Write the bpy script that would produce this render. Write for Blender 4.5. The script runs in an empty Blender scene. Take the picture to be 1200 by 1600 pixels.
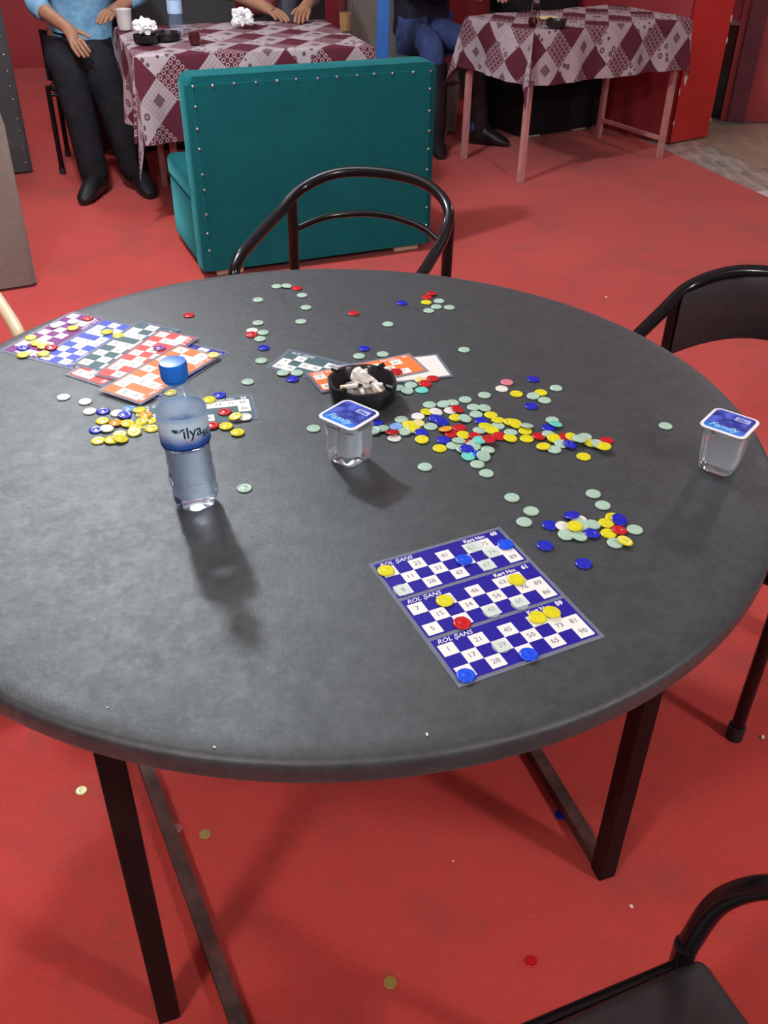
import bpy, bmesh, math, random
from mathutils import Vector, Matrix, Euler
random.seed(7)
SC = bpy.context.scene
COL = SC.collection

# ---------------------------------------------------------------- camera
F_PX, PITCH, ROLL, CAM_H = 1470.7, 0.6169, 0.0191, 1.5077
_r = Vector((1, 0, 0)); _f = Vector((0, math.cos(PITCH), -math.sin(PITCH))); _u = _r.cross(_f)
CR = math.cos(ROLL) * _r + math.sin(ROLL) * _u
CU = -math.sin(ROLL) * _r + math.cos(ROLL) * _u
CF = _f
CP = Vector((0, 0, CAM_H))
cam_d = bpy.data.cameras.new('camera'); cam = bpy.data.objects.new('camera', cam_d); COL.objects.link(cam)
cam_d.sensor_fit = 'VERTICAL'; cam_d.sensor_height = 32.0; cam_d.lens = F_PX * 32.0 / 1600.0
cam_d.clip_start = 0.02
m = Matrix((CR, CU, -CF)).transposed().to_4x4(); m.translation = CP
cam.matrix_world = m
SC.camera = cam

def at(px, py, z):
    """world point at height z seen at photograph pixel (px, py)"""
    d = CF + ((px - 600) / F_PX) * CR - ((py - 800) / F_PX) * CU
    t = (z - CAM_H) / d.z
    return CP + d * t

# ---------------------------------------------------------------- world, lights, exposure
SC.view_settings.view_transform = 'Standard'
SC.view_settings.look = 'None'
SC.view_settings.gamma = 1.0
SC.view_settings.use_curve_mapping = False
SC.view_settings.exposure = 0.22
w = bpy.data.worlds.new('world'); SC.world = w; w.use_nodes = True
w.node_tree.nodes['Background'].inputs[0].default_value = (0.62, 0.68, 0.78, 1)
w.node_tree.nodes['Background'].inputs[1].default_value = 0.20

def lamp(name, loc, watts, radius, color=(1, 0.97, 0.94)):
    d = bpy.data.lights.new(name, 'POINT'); d.energy = watts; d.shadow_soft_size = radius; d.color = color
    o = bpy.data.objects.new(name, d); o.location = loc; COL.objects.link(o); return o
lamp('lamp_over_sofa', (-1.12, 3.05, 2.55), 150, 0.09, (0.84, 0.95, 1.0))
lamp('lamp_right', (2.6, -0.6, 2.7), 120, 0.12, (1, 0.96, 0.91))
lamp('lamp_behind', (-1.0, -0.7, 2.7), 82, 0.12, (1, 0.96, 0.91))
lamp('fill_back_wall', (-2.4, 6.0, 2.6), 34, 0.12, (1, 0.95, 0.95))  # unseen fill light, added to brighten the red wall at far left
lamp('fill_entrance', (3.0, 5.6, 2.7), 26, 0.12, (1, 0.97, 0.94))  # added fill without a known fixture, lightens the marble by the door

# ---------------------------------------------------------------- materials
MATS = {}
def mat(name, color=(0.8, 0.8, 0.8), rough=0.6, metal=0.0, spec=0.5, **kw):
    if name in MATS: return MATS[name]
    mt = bpy.data.materials.new(name); mt.use_nodes = True
    b = mt.node_tree.nodes['Principled BSDF']
    b.inputs['Base Color'].default_value = (*color, 1); b.inputs['Roughness'].default_value = rough
    b.inputs['Metallic'].default_value = metal; b.inputs['Specular IOR Level'].default_value = spec
    for k, v in kw.items():
        k = k.replace('_', ' ')
        b.inputs[k].default_value = v
    MATS[name] = mt
    return mt

class N:
    """tiny node-building helper"""
    def __init__(s, mt): s.t = mt.node_tree; s.b = s.t.nodes['Principled BSDF']
    def new(s, typ, **kw):
        n = s.t.nodes.new(typ)
        for k, v in kw.items(): setattr(n, k, v)
        return n
    def link(s, a, b): s.t.links.new(a, b)
    def val(s, x, sock):
        if isinstance(x, (int, float)): sock.default_value = x
        elif isinstance(x, (tuple, list)): sock.default_value = x if len(x) != 3 or sock.type == 'VECTOR' else (*x, 1)
        else: s.link(x, sock)
    def math(s, op, a, b=0.0, c=0.0):
        n = s.new('ShaderNodeMath', operation=op); s.val(a, n.inputs[0]); s.val(b, n.inputs[1]); s.val(c, n.inputs[2]); return n.outputs[0]
    def mix(s, f, a, b):
        n = s.new('ShaderNodeMix', data_type='RGBA'); s.val(f, n.inputs[0]); s.val(a, n.inputs[6]); s.val(b, n.inputs[7]); return n.outputs[2]
    def noise(s, vec, scale, detail=4, rough=0.6):
        n = s.new('ShaderNodeTexNoise'); s.link(vec, n.inputs['Vector']); n.inputs['Scale'].default_value = scale
        n.inputs['Detail'].default_value = detail; n.inputs['Roughness'].default_value = rough; return n.outputs['Fac']
    def ramp(s, f, lo, hi):
        n = s.new('ShaderNodeMapRange'); n.clamp = True; s.val(f, n.inputs[0]); n.inputs[1].default_value = lo; n.inputs[2].default_value = hi; return n.outputs[0]
    def obj(s): return s.new('ShaderNodeTexCoord').outputs['Object']
    def uv(s): return s.new('ShaderNodeTexCoord').outputs['UV']
    def bump(s, h, strength=0.3, dist=0.002):
        n = s.new('ShaderNodeBump'); s.link(h, n.inputs['Height']); n.inputs['Strength'].default_value = strength; n.inputs['Distance'].default_value = dist
        s.link(n.outputs[0], s.b.inputs['Normal'])

def noisy(name, c1, c2, scale, rough=0.7, lo=0.3, hi=0.7, bump=0.0, bdist=0.002, bscale=None, metal=0.0, spec=0.5, **kw):
    if name in MATS: return MATS[name]
    mt = mat(name, c1, rough, metal, spec, **kw); n = N(mt); v = n.obj()
    f = n.ramp(n.noise(v, scale, 6), lo, hi)
    n.link(n.mix(f, c1, c2), n.b.inputs['Base Color'])
    if bump: n.bump(n.noise(v, bscale or scale * 6, 3), bump, bdist)
    return mt

# carpet: red pile, soft mottling, grey trodden stains and dark specks
def carpet_mat():
    mt = mat('red_carpet', (0.5, 0.05, 0.04), 0.95, spec=0.1); n = N(mt); v = n.obj()
    big = n.ramp(n.noise(v, 1.3, 5), 0.30, 0.70)
    c = n.mix(big, (0.46, 0.040, 0.036), (0.56, 0.062, 0.054))
    fine = n.ramp(n.noise(v, 170, 3, 0.7), 0.30, 0.70)
    c = n.mix(n.math('MULTIPLY', fine, 0.42), c, (0.66, 0.10, 0.08))
    st = n.ramp(n.noise(v, 3.1, 8, 0.7), 0.50, 0.72)
    c = n.mix(n.math('MULTIPLY', st, 0.60), c, (0.25, 0.060, 0.055))
    s2 = n.ramp(n.noise(v, 9.5, 4, 0.65), 0.60, 0.78)
    c = n.mix(n.math('MULTIPLY', s2, 0.45), c, (0.20, 0.07, 0.065))
    sp = n.ramp(n.noise(v, 34, 2), 0.74, 0.80)
    c = n.mix(n.math('MULTIPLY', sp, 0.55), c, (0.16, 0.045, 0.05))
    n.link(c, n.b.inputs['Base Color']); n.bump(n.noise(v, 420, 2), 0.5, 0.003)
    n.b.inputs['Sheen Weight'].default_value = 0.15
    return mt
M_CARPET = carpet_mat()

def table_mat():
    mt = mat('grey_leatherette', (0.05, 0.053, 0.058), 0.46, spec=0.62); n = N(mt); v = n.obj()
    f = n.ramp(n.noise(v, 9, 9, 0.72), 0.35, 0.68)
    g = n.ramp(n.noise(v, 130, 4, 0.75), 0.3, 0.7)
    h = n.ramp(n.noise(v, 42, 8, 0.8), 0.42, 0.62)
    c = n.mix(f, (0.012, 0.016, 0.019), (0.024, 0.030, 0.034))
    c = n.mix(n.math('MULTIPLY', h, 0.45), c, (0.062, 0.073, 0.079))
    c = n.mix(n.math('MULTIPLY', g, 0.32), c, (0.070, 0.082, 0.088))
    n.link(c, n.b.inputs['Base Color'])
    r = n.math('ADD', n.math('MULTIPLY', f, -0.06), n.math('ADD', n.math('MULTIPLY', h, -0.08), n.math('ADD', n.math('MULTIPLY', g, 0.14), 0.405)))
    n.link(r, n.b.inputs['Roughness']); n.bump(n.noise(v, 110, 6, 0.85), 0.42, 0.0014)
    n.b.inputs['Sheen Weight'].default_value = 0.10; n.b.inputs['Sheen Roughness'].default_value = 0.45; n.b.inputs['Sheen Tint'].default_value = (0.8, 0.9, 1.0, 1)
    return mt
M_TABLE = table_mat()

def velvet(name, c1, c2, sheen=(0.5, 0.9, 0.9), sw=0.5):
    mt = mat(name, c1, 0.9, spec=0.15); n = N(mt); v = n.obj()
    f = n.ramp(n.noise(v, 5, 6, 0.7), 0.3, 0.7); g = n.ramp(n.noise(v, 160, 3), 0.3, 0.7)
    c = n.mix(f, c1, c2); c = n.mix(n.math('MULTIPLY', g, 0.35), c, tuple(min(1, x * 1.7) for x in c2))
    n.link(c, n.b.inputs['Base Color']); n.bump(n.noise(v, 300, 2), 0.4, 0.002)
    n.b.inputs['Sheen Weight'].default_value = sw; n.b.inputs['Sheen Tint'].default_value = (*sheen, 1); n.b.inputs['Sheen Roughness'].default_value = 0.35
    return mt
M_TEAL = velvet('teal_velvet', (0.003, 0.072, 0.084), (0.005, 0.105, 0.116), (0.15, 0.85, 0.90), 0.35)
M_TAUPE = velvet('taupe_velvet', (0.16, 0.135, 0.115), (0.21, 0.18, 0.155), (0.9, 0.85, 0.8), 0.25)
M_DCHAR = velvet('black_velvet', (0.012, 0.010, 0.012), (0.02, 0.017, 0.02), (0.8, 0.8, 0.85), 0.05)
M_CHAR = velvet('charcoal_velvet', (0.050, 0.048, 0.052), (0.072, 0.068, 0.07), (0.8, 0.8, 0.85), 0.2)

def cloth_mat():
    """patchwork tablecloth: diagonal patches, plain burgundy / ringed / flowered / gridded"""
    mt = mat('patchwork_cloth', (0.3, 0.05, 0.08), 0.85, spec=0.2); n = N(mt)
    sep = n.new('ShaderNodeSeparateXYZ'); n.link(n.uv(), sep.inputs[0])
    u, v = sep.outputs[0], sep.outputs[1]
    S = 1 / 0.125
    a = n.math('MULTIPLY', n.math('ADD', n.math('MULTIPLY', u, 0.75), n.math('MULTIPLY', v, 0.66)), S)
    b = n.math('MULTIPLY', n.math('ADD', n.math('MULTIPLY', u, -0.75), n.math('MULTIPLY', v, 0.66)), S)
    ia, ib = n.math('FLOOR', a), n.math('FLOOR', b); fa, fb = n.math('FRACT', a), n.math('FRACT', b)
    kind = n.math('FLOORED_MODULO', n.math('ADD', ia, n.math('MULTIPLY', ib, 2.0)), 4.0)
    def is_(k): return n.math('COMPARE', kind, float(k), 0.2)
    # rings
    ra, rb = n.math('SUBTRACT', n.math('FRACT', n.math('MULTIPLY', fa, 5)), 0.5), n.math('SUBTRACT', n.math('FRACT', n.math('MULTIPLY', fb, 5)), 0.5)
    rad = n.math('SQRT', n.math('ADD', n.math('MULTIPLY', ra, ra), n.math('MULTIPLY', rb, rb)))
    ring = n.math('COMPARE', rad, 0.30, 0.10)
    # grid lines
    g1 = n.math('LESS_THAN', n.math('FRACT', n.math('MULTIPLY', fa, 8)), 0.28); g2 = n.math('LESS_THAN', n.math('FRACT', n.math('MULTIPLY', fb, 8)), 0.28)
    grid = n.math('MAXIMUM', g1, g2)
    ctr = n.math('MULTIPLY', n.math('COMPARE', fa, 0.5, 0.17), n.math('COMPARE', fb, 0.5, 0.17))
    # flowers
    cmb = n.new('ShaderNodeCombineXYZ'); n.link(a, cmb.inputs[0]); n.link(b, cmb.inputs[1])
    vo = n.new('ShaderNodeTexVoronoi'); n.link(cmb.outputs[0], vo.inputs['Vector']); vo.inputs['Scale'].default_value = 3.1; vo.inputs['Randomness'].default_value = 0.75
    d = vo.outputs['Distance']
    flower = n.math('LESS_THAN', d, 0.36); core = n.math('LESS_THAN', d, 0.17)
    BUR, WHI, GRY = (0.115, 0.022, 0.038), (0.46, 0.38, 0.41), (0.17, 0.10, 0.105)
    c = n.mix(ring, BUR, (0.40, 0.29, 0.32))
    c = n.mix(is_(1), c, BUR)
    fl = n.mix(flower, WHI, (0.13, 0.075, 0.085)); fl = n.mix(core, fl, (0.33, 0.27, 0.28))
    c = n.mix(is_(2), c, fl)
    gr = n.mix(grid, WHI, (0.36, 0.28, 0.30)); gr = n.mix(ctr, gr, GRY)
    c = n.mix(is_(3), c, gr)
    n.link(c, n.b.inputs['Base Color']); n.bump(n.noise(n.uv(), 300, 2), 0.2, 0.001)
    return mt
M_CLOTH = cloth_mat()

M_BLACK = mat('black_gloss_tube', (0.008, 0.007, 0.009), 0.15, spec=0.42)
M_LEG = noisy('black_table_leg', (0.006, 0.005, 0.006), (0.018, 0.012, 0.012), 30, 0.5, 0.45, 0.75, spec=0.25)
M_DUSTY = noisy('dusty_black_bar', (0.035, 0.018, 0.017), (0.13, 0.055, 0.048), 22, 0.6, 0.35, 0.7)
M_VINYL = noisy('black_vinyl', (0.022, 0.018, 0.021), (0.035, 0.03, 0.033), 40, 0.42, bump=0.2, bscale=300)
M_RUBBER = mat('black_rubber', (0.02, 0.02, 0.022), 0.7)
M_CREAM = mat('cream_tube', (0.72, 0.60, 0.38), 0.3)
M_PINK = noisy('pink_painted_leg', (0.62, 0.30, 0.29), (0.48, 0.20, 0.19), 18, 0.5)
M_STUD = mat('nickel_stud', (0.85, 0.83, 0.8), 0.18, metal=1.0)
M_WOOD = noisy('pale_wood_foot', (0.62, 0.52, 0.40), (0.72, 0.62, 0.5), 20, 0.6)
M_WALL = noisy('red_wall_paint', (0.33, 0.030, 0.042), (0.38, 0.042, 0.052), 3, 0.55, bump=0.1, bscale=60)
M_PILLAR = noisy('bright_red_paint', (0.54, 0.022, 0.020), (0.60, 0.034, 0.028), 4, 0.5)
M_PLASTER = mat('chipped_plaster', (0.72, 0.55, 0.48), 0.8)
M_FRAME = noisy('maroon_frame', (0.11, 0.012, 0.030), (0.16, 0.02, 0.04), 6, 0.5)
M_RAIL = mat('red_rail', (0.30, 0.018, 0.03), 0.5)
M_DARKGLASS = mat('dark_pane', (0.012, 0.012, 0.016), 0.12)
M_BLUE = noisy('blue_post', (0.03, 0.14, 0.50), (0.05, 0.18, 0.58), 20, 0.45)
M_CEIL = mat('ceiling_white', (0.62, 0.60, 0.58), 0.9)

def marble(name, c1, c2, c3, scale=5):
    mt = mat(name, c1, 0.25); n = N(mt); v = n.obj()
    f = n.ramp(n.noise(v, scale, 8, 0.7), 0.35, 0.65)
    w_ = n.new('ShaderNodeTexWave'); n.link(v, w_.inputs['Vector']); w_.inputs['Scale'].default_value = scale * .5; w_.inputs['Distortion'].default_value = 9; w_.inputs['Detail'].default_value = 4
    g = n.ramp(w_.outputs['Fac'], 0.55, 0.95)
    c = n.mix(f, c1, c2); c = n.mix(n.math('MULTIPLY', g, 0.28), c, c3)
    n.link(c, n.b.inputs['Base Color']); return mt
M_MG = marble('green_grey_marble', (0.52, 0.49, 0.42), (0.26, 0.245, 0.21), (0.74, 0.70, 0.65), 7)
M_MT = marble('tan_marble', (0.42, 0.33, 0.25), (0.31, 0.26, 0.20), (0.52, 0.40, 0.28), 4)
M_MB = marble('brown_marble', (0.46, 0.33, 0.20), (0.24, 0.12, 0.08), (0.54, 0.40, 0.25), 5)
M_MW = marble('white_marble', (0.80, 0.77, 0.75), (0.70, 0.68, 0.66), (0.88, 0.86, 0.84), 3)
M_GROUT = mat('dark_grout', (0.14, 0.12, 0.10), 0.9)

# ---------------------------------------------------------------- mesh helpers
def obj(name, bm, material, parent=None, smooth=True, recalc=True):
    me = bpy.data.meshes.new(name)
    if recalc: bmesh.ops.recalc_face_normals(bm, faces=bm.faces)
    bm.to_mesh(me); bm.free()
    if smooth:
        me.shade_smooth()
        me.set_sharp_from_angle(angle=math.radians(42))
    o = bpy.data.objects.new(name, me); COL.objects.link(o)
    for mm in (material if isinstance(material, (list, tuple)) else [material]): me.materials.append(mm)
    if parent: o.parent = parent
    return o
def inst(name, me, parent=None, loc=(0, 0, 0), rot=(0, 0, 0)):
    o = bpy.data.objects.new(name, me); COL.objects.link(o); o.location = loc; o.rotation_euler = rot
    if parent: o.parent = parent
    return o
def tag(o, label, cat, group=None, kind=None):
    o['label'] = label; o['category'] = cat
    if group: o['group'] = group
    if kind: o['kind'] = kind
    return o
def thing(name, label, cat, loc=(0, 0, 0), rz=0.0, group=None):
    o = bpy.data.objects.new(name, None); COL.objects.link(o); o.location = loc; o.rotation_euler = (0, 0, rz)
    o.empty_display_size = 0.05
    return tag(o, label, cat, group)
def struct(o): o['kind'] = 'structure'; return o

def box(bm, x0, x1, y0, y1, z0, z1, bevel=0.0, seg=2):
    mt = Matrix.Translation(((x0 + x1) / 2, (y0 + y1) / 2, (z0 + z1) / 2)) @ Matrix.Diagonal((x1 - x0, y1 - y0, z1 - z0, 1))
    r = bmesh.ops.create_cube(bm, size=1.0, matrix=mt)
    if bevel:
        es = list({e for v in r['verts'] for e in v.link_edges})
        bmesh.ops.bevel(bm, geom=es, offset=bevel, segments=seg, profile=0.5, affect='EDGES')
    return bm
def newbox(*a, **k): return box(bmesh.new(), *a, **k)
def prism(pts, z0, z1):
    bm = bmesh.new(); n = len(pts)
    lo = [bm.verts.new((x, y, z0)) for x, y in pts]; hi = [bm.verts.new((x, y, z1)) for x, y in pts]
    bm.faces.new(lo[::-1]); bm.faces.new(hi)
    for i in range(n): bm.faces.new((lo[i], lo[(i + 1) % n], hi[(i + 1) % n], hi[i]))
    return bm
def lathe(profile, seg=48, close=True, bm=None, mod=None):
    """profile of (r, z) pairs turned about Z; r == 0 makes a pole"""
    bm = bm or bmesh.new(); rings = []
    for (r, z) in profile:
        if r < 1e-7: rings.append([bm.verts.new((0, 0, z))])
        else:
            ring = []
            for i in range(seg):
                a = 2 * math.pi * i / seg; rr = r * (mod(a, z) if mod else 1)
                ring.append(bm.verts.new((rr * math.cos(a), rr * math.sin(a), z)))
            rings.append(ring)
    for A, B in zip(rings, rings[1:]):
        for i in range(seg):
            j = (i + 1) % seg
            if len(A) == 1 and len(B) == 1: continue
            if len(A) == 1: bm.faces.new((A[0], B[i], B[j]))
            elif len(B) == 1: bm.faces.new((A[i], A[j], B[0]))
            else: bm.faces.new((A[i], A[j], B[j], B[i]))
    return bm
def smooth_path(pts, n=8):
    """Catmull-Rom through the given points"""
    P = [Vector(p) for p in pts]; out = []
    for i in range(len(P) - 1):
        p0 = P[max(i - 1, 0)]; p1 = P[i]; p2 = P[i + 1]; p3 = P[min(i + 2, len(P) - 1)]
        for k in range(n):
            t = k / n
            out.append(0.5 * ((2 * p1) + (-p0 + p2) * t + (2 * p0 - 5 * p1 + 4 * p2 - p3) * t * t + (-p0 + 3 * p1 - 3 * p2 + p3) * t ** 3))
    out.append(P[-1]); return out
def tube(pts, r, seg=12, bm=None, square=False, rot=0.0, up=None):
    """swept tube (or square bar) along a list of points, capped"""
    bm = bm or bmesh.new(); P = [Vector(p) for p in pts]; rings = []; side = None
    if square: seg = 4
    for i, p in enumerate(P):
        d = (P[min(i + 1, len(P) - 1)] - P[max(i - 1, 0)]).normalized()
        if side is None:
            h = Vector(up) if up else (Vector((0, 0, 1)) if abs(d.z) < 0.9 else Vector((1, 0, 0)))
            side = d.cross(h).normalized()
        else: side = (side - d * side.dot(d)).normalized()
        nrm = side.cross(d); rr = r[i] if isinstance(r, (list, tuple)) else r; ring = []
        for k in range(seg):
            a = 2 * math.pi * (k + (0.5 if square else 0)) / seg + rot; s = rr * (math.sqrt(2) if square else 1)
            ring.append(bm.verts.new(p + side * (math.cos(a) * s) + nrm * (math.sin(a) * s)))
        rings.append(ring)
    for A, B in zip(rings, rings[1:]):
        for k in range(seg): bm.faces.new((A[k], A[(k + 1) % seg], B[(k + 1) % seg], B[k]))
    bm.faces.new(rings[0][::-1]); bm.faces.new(rings[-1]); return bm
def ball(r, loc=(0, 0, 0), sc=(1, 1, 1), u=12, v=8, bm=None):
    bm = bm or bmesh.new()
    bmesh.ops.create_uvsphere(bm, u_segments=u, v_segments=v, radius=r, matrix=Matrix.Translation(loc) @ Matrix.Diagonal((*sc, 1))); return bm
_fonts = {}
def text_bm(s, size, shear=0.0, bold=0.0, align='CENTER'):
    """flat lettering as a bmesh in the XY plane, centred on the origin"""
    key = (s, round(size, 5), shear, bold, align)
    if key not in _fonts:
        c = bpy.data.curves.new('lettering', 'FONT'); c.body = s; c.size = size; c.shear = shear; c.offset = bold
        c.align_x = align; c.align_y = 'CENTER'; c.resolution_u = 2
        o = bpy.data.objects.new('lettering', c); COL.objects.link(o)
        dg = bpy.context.evaluated_depsgraph_get(); me = bpy.data.meshes.new_from_object(o.evaluated_get(dg))
        bpy.data.objects.remove(o); bpy.data.curves.remove(c); _fonts[key] = me
    return _fonts[key]
def add_text(bm, s, size, x, y, z, rot=0.0, **k):
    me = text_bm(s, size, **k); n0 = len(bm.verts)
    bm.from_mesh(me); bm.verts.ensure_lookup_table()
    M = Matrix.Translation((x, y, z)) @ Matrix.Rotation(rot, 4, 'Z')
    for v in bm.verts[n0:]: v.co = M @ v.co
    return bm
def quad(bm, x0, x1, y0, y1, z, mi=0):
    f = bm.faces.new([bm.verts.new(p) for p in ((x0, y0, z), (x1, y0, z), (x1, y1, z), (x0, y1, z))]); f.material_index = mi; return f

# ================================================================ the setting
E0, E1 = Vector((1.679, 6.069, 0)), Vector((2.022, 5.105, 0))       # edge where the carpet ends
ed = (E1 - E0).normalized()
near = E0 + ed * 9.0; far = E0 - ed * 0.9
struct(obj('floor', prism([(-6, -2.5), (near.x, -2.5), (E1.x, E1.y), (E0.x, E0.y), (far.x, far.y), (1.2, 10.4), (-6, 10.4)], -0.012, 0.0), M_CARPET, smooth=False))
fe = struct(obj('floor_entrance', prism([(1.0, 10.4), (1.2, 6.0), (E1.x - .1, E1.y), (near.x - .2, -2.5), (6.5, -2.5), (6.5, 10.4)], -0.06, -0.013), M_GROUT, smooth=False))
ey = Vector((-ed.x, -ed.y)).to_2d(); ex = Vector((-ed.y, ed.x)).to_2d()
def tiles():
    o = E1.to_2d()
    rows = [(-0.05, 0.34, [(-1.6, -1.1, M_MG), (-1.1, -0.72, M_MW), (-0.72, -0.30, M_MG), (-0.30, 0.14, M_MW), (0.14, 0.56, M_MG), (0.56, 1.0, M_MG), (1.0, 1.42, M_MG), (1.42, 1.9, M_MT)]),
            (0.34, 0.76, [(-1.3, -0.8, M_MT), (-0.8, -0.36, M_MG), (-0.36, 0.10, M_MB), (0.10, 0.52, M_MB), (0.52, 0.98, M_MT), (0.98, 1.45, M_MT), (1.45, 1.9, M_MT)]),
            (0.76, 1.18, [(-1.3, -0.8, M_MW), (-0.8, -0.36, M_MT), (-0.36, 0.10, M_MT), (0.10, 0.52, M_MT), (0.52, 0.98, M_MB), (0.98, 1.45, M_MT)]),
            (1.18, 1.62, [(-1.3, -0.8, M_MT), (-0.8, -0.3, M_MG), (-0.3, 0.2, M_MT), (0.2, 0.7, M_MG), (0.7, 1.2, M_MT)])]
    g = 0.004
    for t0, t1, cells in rows:
        for s0, s1, mt in cells:
            pts = [o + ex * t + ey * s for t, s in ((t0 + g, s0 + g), (t1 - g, s0 + g), (t1 - g, s1 - g), (t0 + g, s1 - g))]
            obj('tile', prism([(p.x, p.y) for p in pts], -0.02, -0.0095 - random.random() * 0.001), mt, fe, smooth=False)
tiles()
# walls
struct(obj('wall_back', prism([(-6, 7.25), (1.6, 9.55), (1.6, 9.75), (-6, 7.45)], 0, 2.9), M_WALL, smooth=False))
struct(obj('wall_left', prism([(-4.6, -2.5), (-4.4, -2.5), (-4.4, 7.8), (-4.6, 7.8)], 0, 2.9), M_WALL, smooth=False))
struct(obj('wall_partition', prism([(1.745, 6.20), (1.75, 6.9), (0.4, 7.7), (0.3, 7.4), (1.14, 7.02), (1.43, 6.53)], 0, 2.9), M_WALL, smooth=False))
pl = struct(obj('wall_pillar', prism([(1.755, 6.196), (2.045, 6.40), (1.83, 6.86), (1.60, 6.7)], 0, 2.9), M_PILLAR, smooth=False))
for k in range(5):                                          # flaked plaster along the pillar's arrises
    zz = (0.12, 0.30, 0.10, 0.56, 0.68)[k]; cx, cy = ((1.755, 6.196) if k < 2 else (2.045, 6.40))
    b = ball(0.007, (0, 0, 0), (0.8, 0.6, 1.4 + random.random() * 2.4), 7, 5); obj('plaster_chip', b, M_PLASTER, pl).location = (cx, cy, zz)
dA, dB = Vector((2.02, 6.99)), Vector((3.6, 6.60)); dd = (dB - dA).normalized(); dn = Vector((dd.y, -dd.x))
def onwall(t, off): p = dA + dd * t + dn * off; return (p.x, p.y)
struct(obj('wall_right', prism([onwall(0.40, 0), onwall(3.2, 0), onwall(3.2, -.15), onwall(0.40, -.15)], -0.01, 2.9), M_WALL, smooth=False))
door = struct(thing('door_1', 'maroon door with dark glass panels', 'door')); del door['category']
def dbox(nm, t0, t1, o0, o1, z0, z1, mt, par=door):
    return obj(nm, prism([onwall(t0, o1), onwall(t1, o1), onwall(t1, o0), onwall(t0, o0)], z0, z1), mt, par, smooth=False)
dbox('frame_post', 0.31, 0.42, -.10, 0.05, -0.01, 2.1, M_FRAME); dbox('frame_post', -0.14, -0.05, -.10, 0.05, -0.01, 2.1, M_FRAME)
dbox('frame_post', 0.265, 0.31, -.10, 0.02, -0.01, 2.1, M_RAIL)
dbox('rail', -0.05, 0.265, -.08, 0.0, 0.60, 0.78, M_RAIL); dbox('rail', -0.05, 0.265, -.08, 0.02, 1.95, 2.1, M_RAIL)
dbox('ledge', -0.05, 0.265, -.08, 0.015, 0.575, 0.60, mat('dull_ledge', (0.25, 0.12, 0.14), 0.5))
dbox('pane', -0.05, 0.265, -.06, -0.03, -0.01, 0.575, M_DARKGLASS); dbox('pane', -0.05, 0.265, -.06, -0.03, 0.78, 1.95, M_DARKGLASS)
struct(obj('ceiling', prism([(-6, -2.5), (6.5, -2.5), (6.5, 10.4), (-6, 10.4)], 2.9, 3.0), M_CEIL, smooth=False))

# ================================================================ the round table
TC = Vector((-0.0882, 1.3098)); TR = 0.684; TZ = 0.75
A_T = math.radians(19.8)
tb = thing('round_table', 'large round table covered in dark grey leatherette on black square legs', 'table', (TC.x, TC.y, 0), A_T)
prof = [(0, .75), (.30, .75), (.55, .75), (TR - .03, .75), (TR - .010, .7496), (TR - .004, .7475), (TR - .0008, .7440), (TR, .739), (TR, .724), (TR - .002, .7185), (TR - .008, .7155), (TR - .05, .715), (0, .715)]
obj('table_top', lathe(prof, 160), M_TABLE, tb)
def tl(x, y):                                              # world -> table-local
    d = Vector((x, y)) - TC; return (d.x * math.cos(A_T) + d.y * math.sin(A_T), -d.x * math.sin(A_T) + d.y * math.cos(A_T))
FL, FR = tl(-0.325, 0.752), tl(0.407, 1.016)
BL, BR = tl(-0.589, 1.484), tl(0.143, 1.748)
hw = 0.0165
for (x, y) in (FL, FR, BL, BR):
    obj('leg', newbox(x - hw, x + hw, y - hw, y + hw, 0.0, 0.70, 0.002, 1), M_LEG, tb)
z0, z1 = 0.68, 0.7155
for p, q in ((FL, FR), (BL, BR)): obj('apron', newbox(p[0] - hw, q[0] + hw, p[1] - hw, p[1] + hw, z0, z1, 0.002, 1), M_LEG, tb)
for p, q in ((FL, BL), (FR, BR)): obj('apron', newbox(p[0] - hw, p[0] + hw, p[1] + hw, q[1] - hw, z0, z1, 0.002, 1), M_LEG, tb)
s = 0.0125
obj('stretcher', tube([(FR[0], FR[1] + .01, s + .001), (BR[0], BR[1], s + .001)], s, square=True), M_DUSTY, tb)
e = tl(-0.196, 0.70); st = tl(-0.575, 1.445)
obj('stretcher', tube([(st[0], st[1], s + .001), (e[0], e[1], s + .001)], s, square=True), M_DUSTY, tb)['label'] = 'loose dusty floor bar swung inward'

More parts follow.
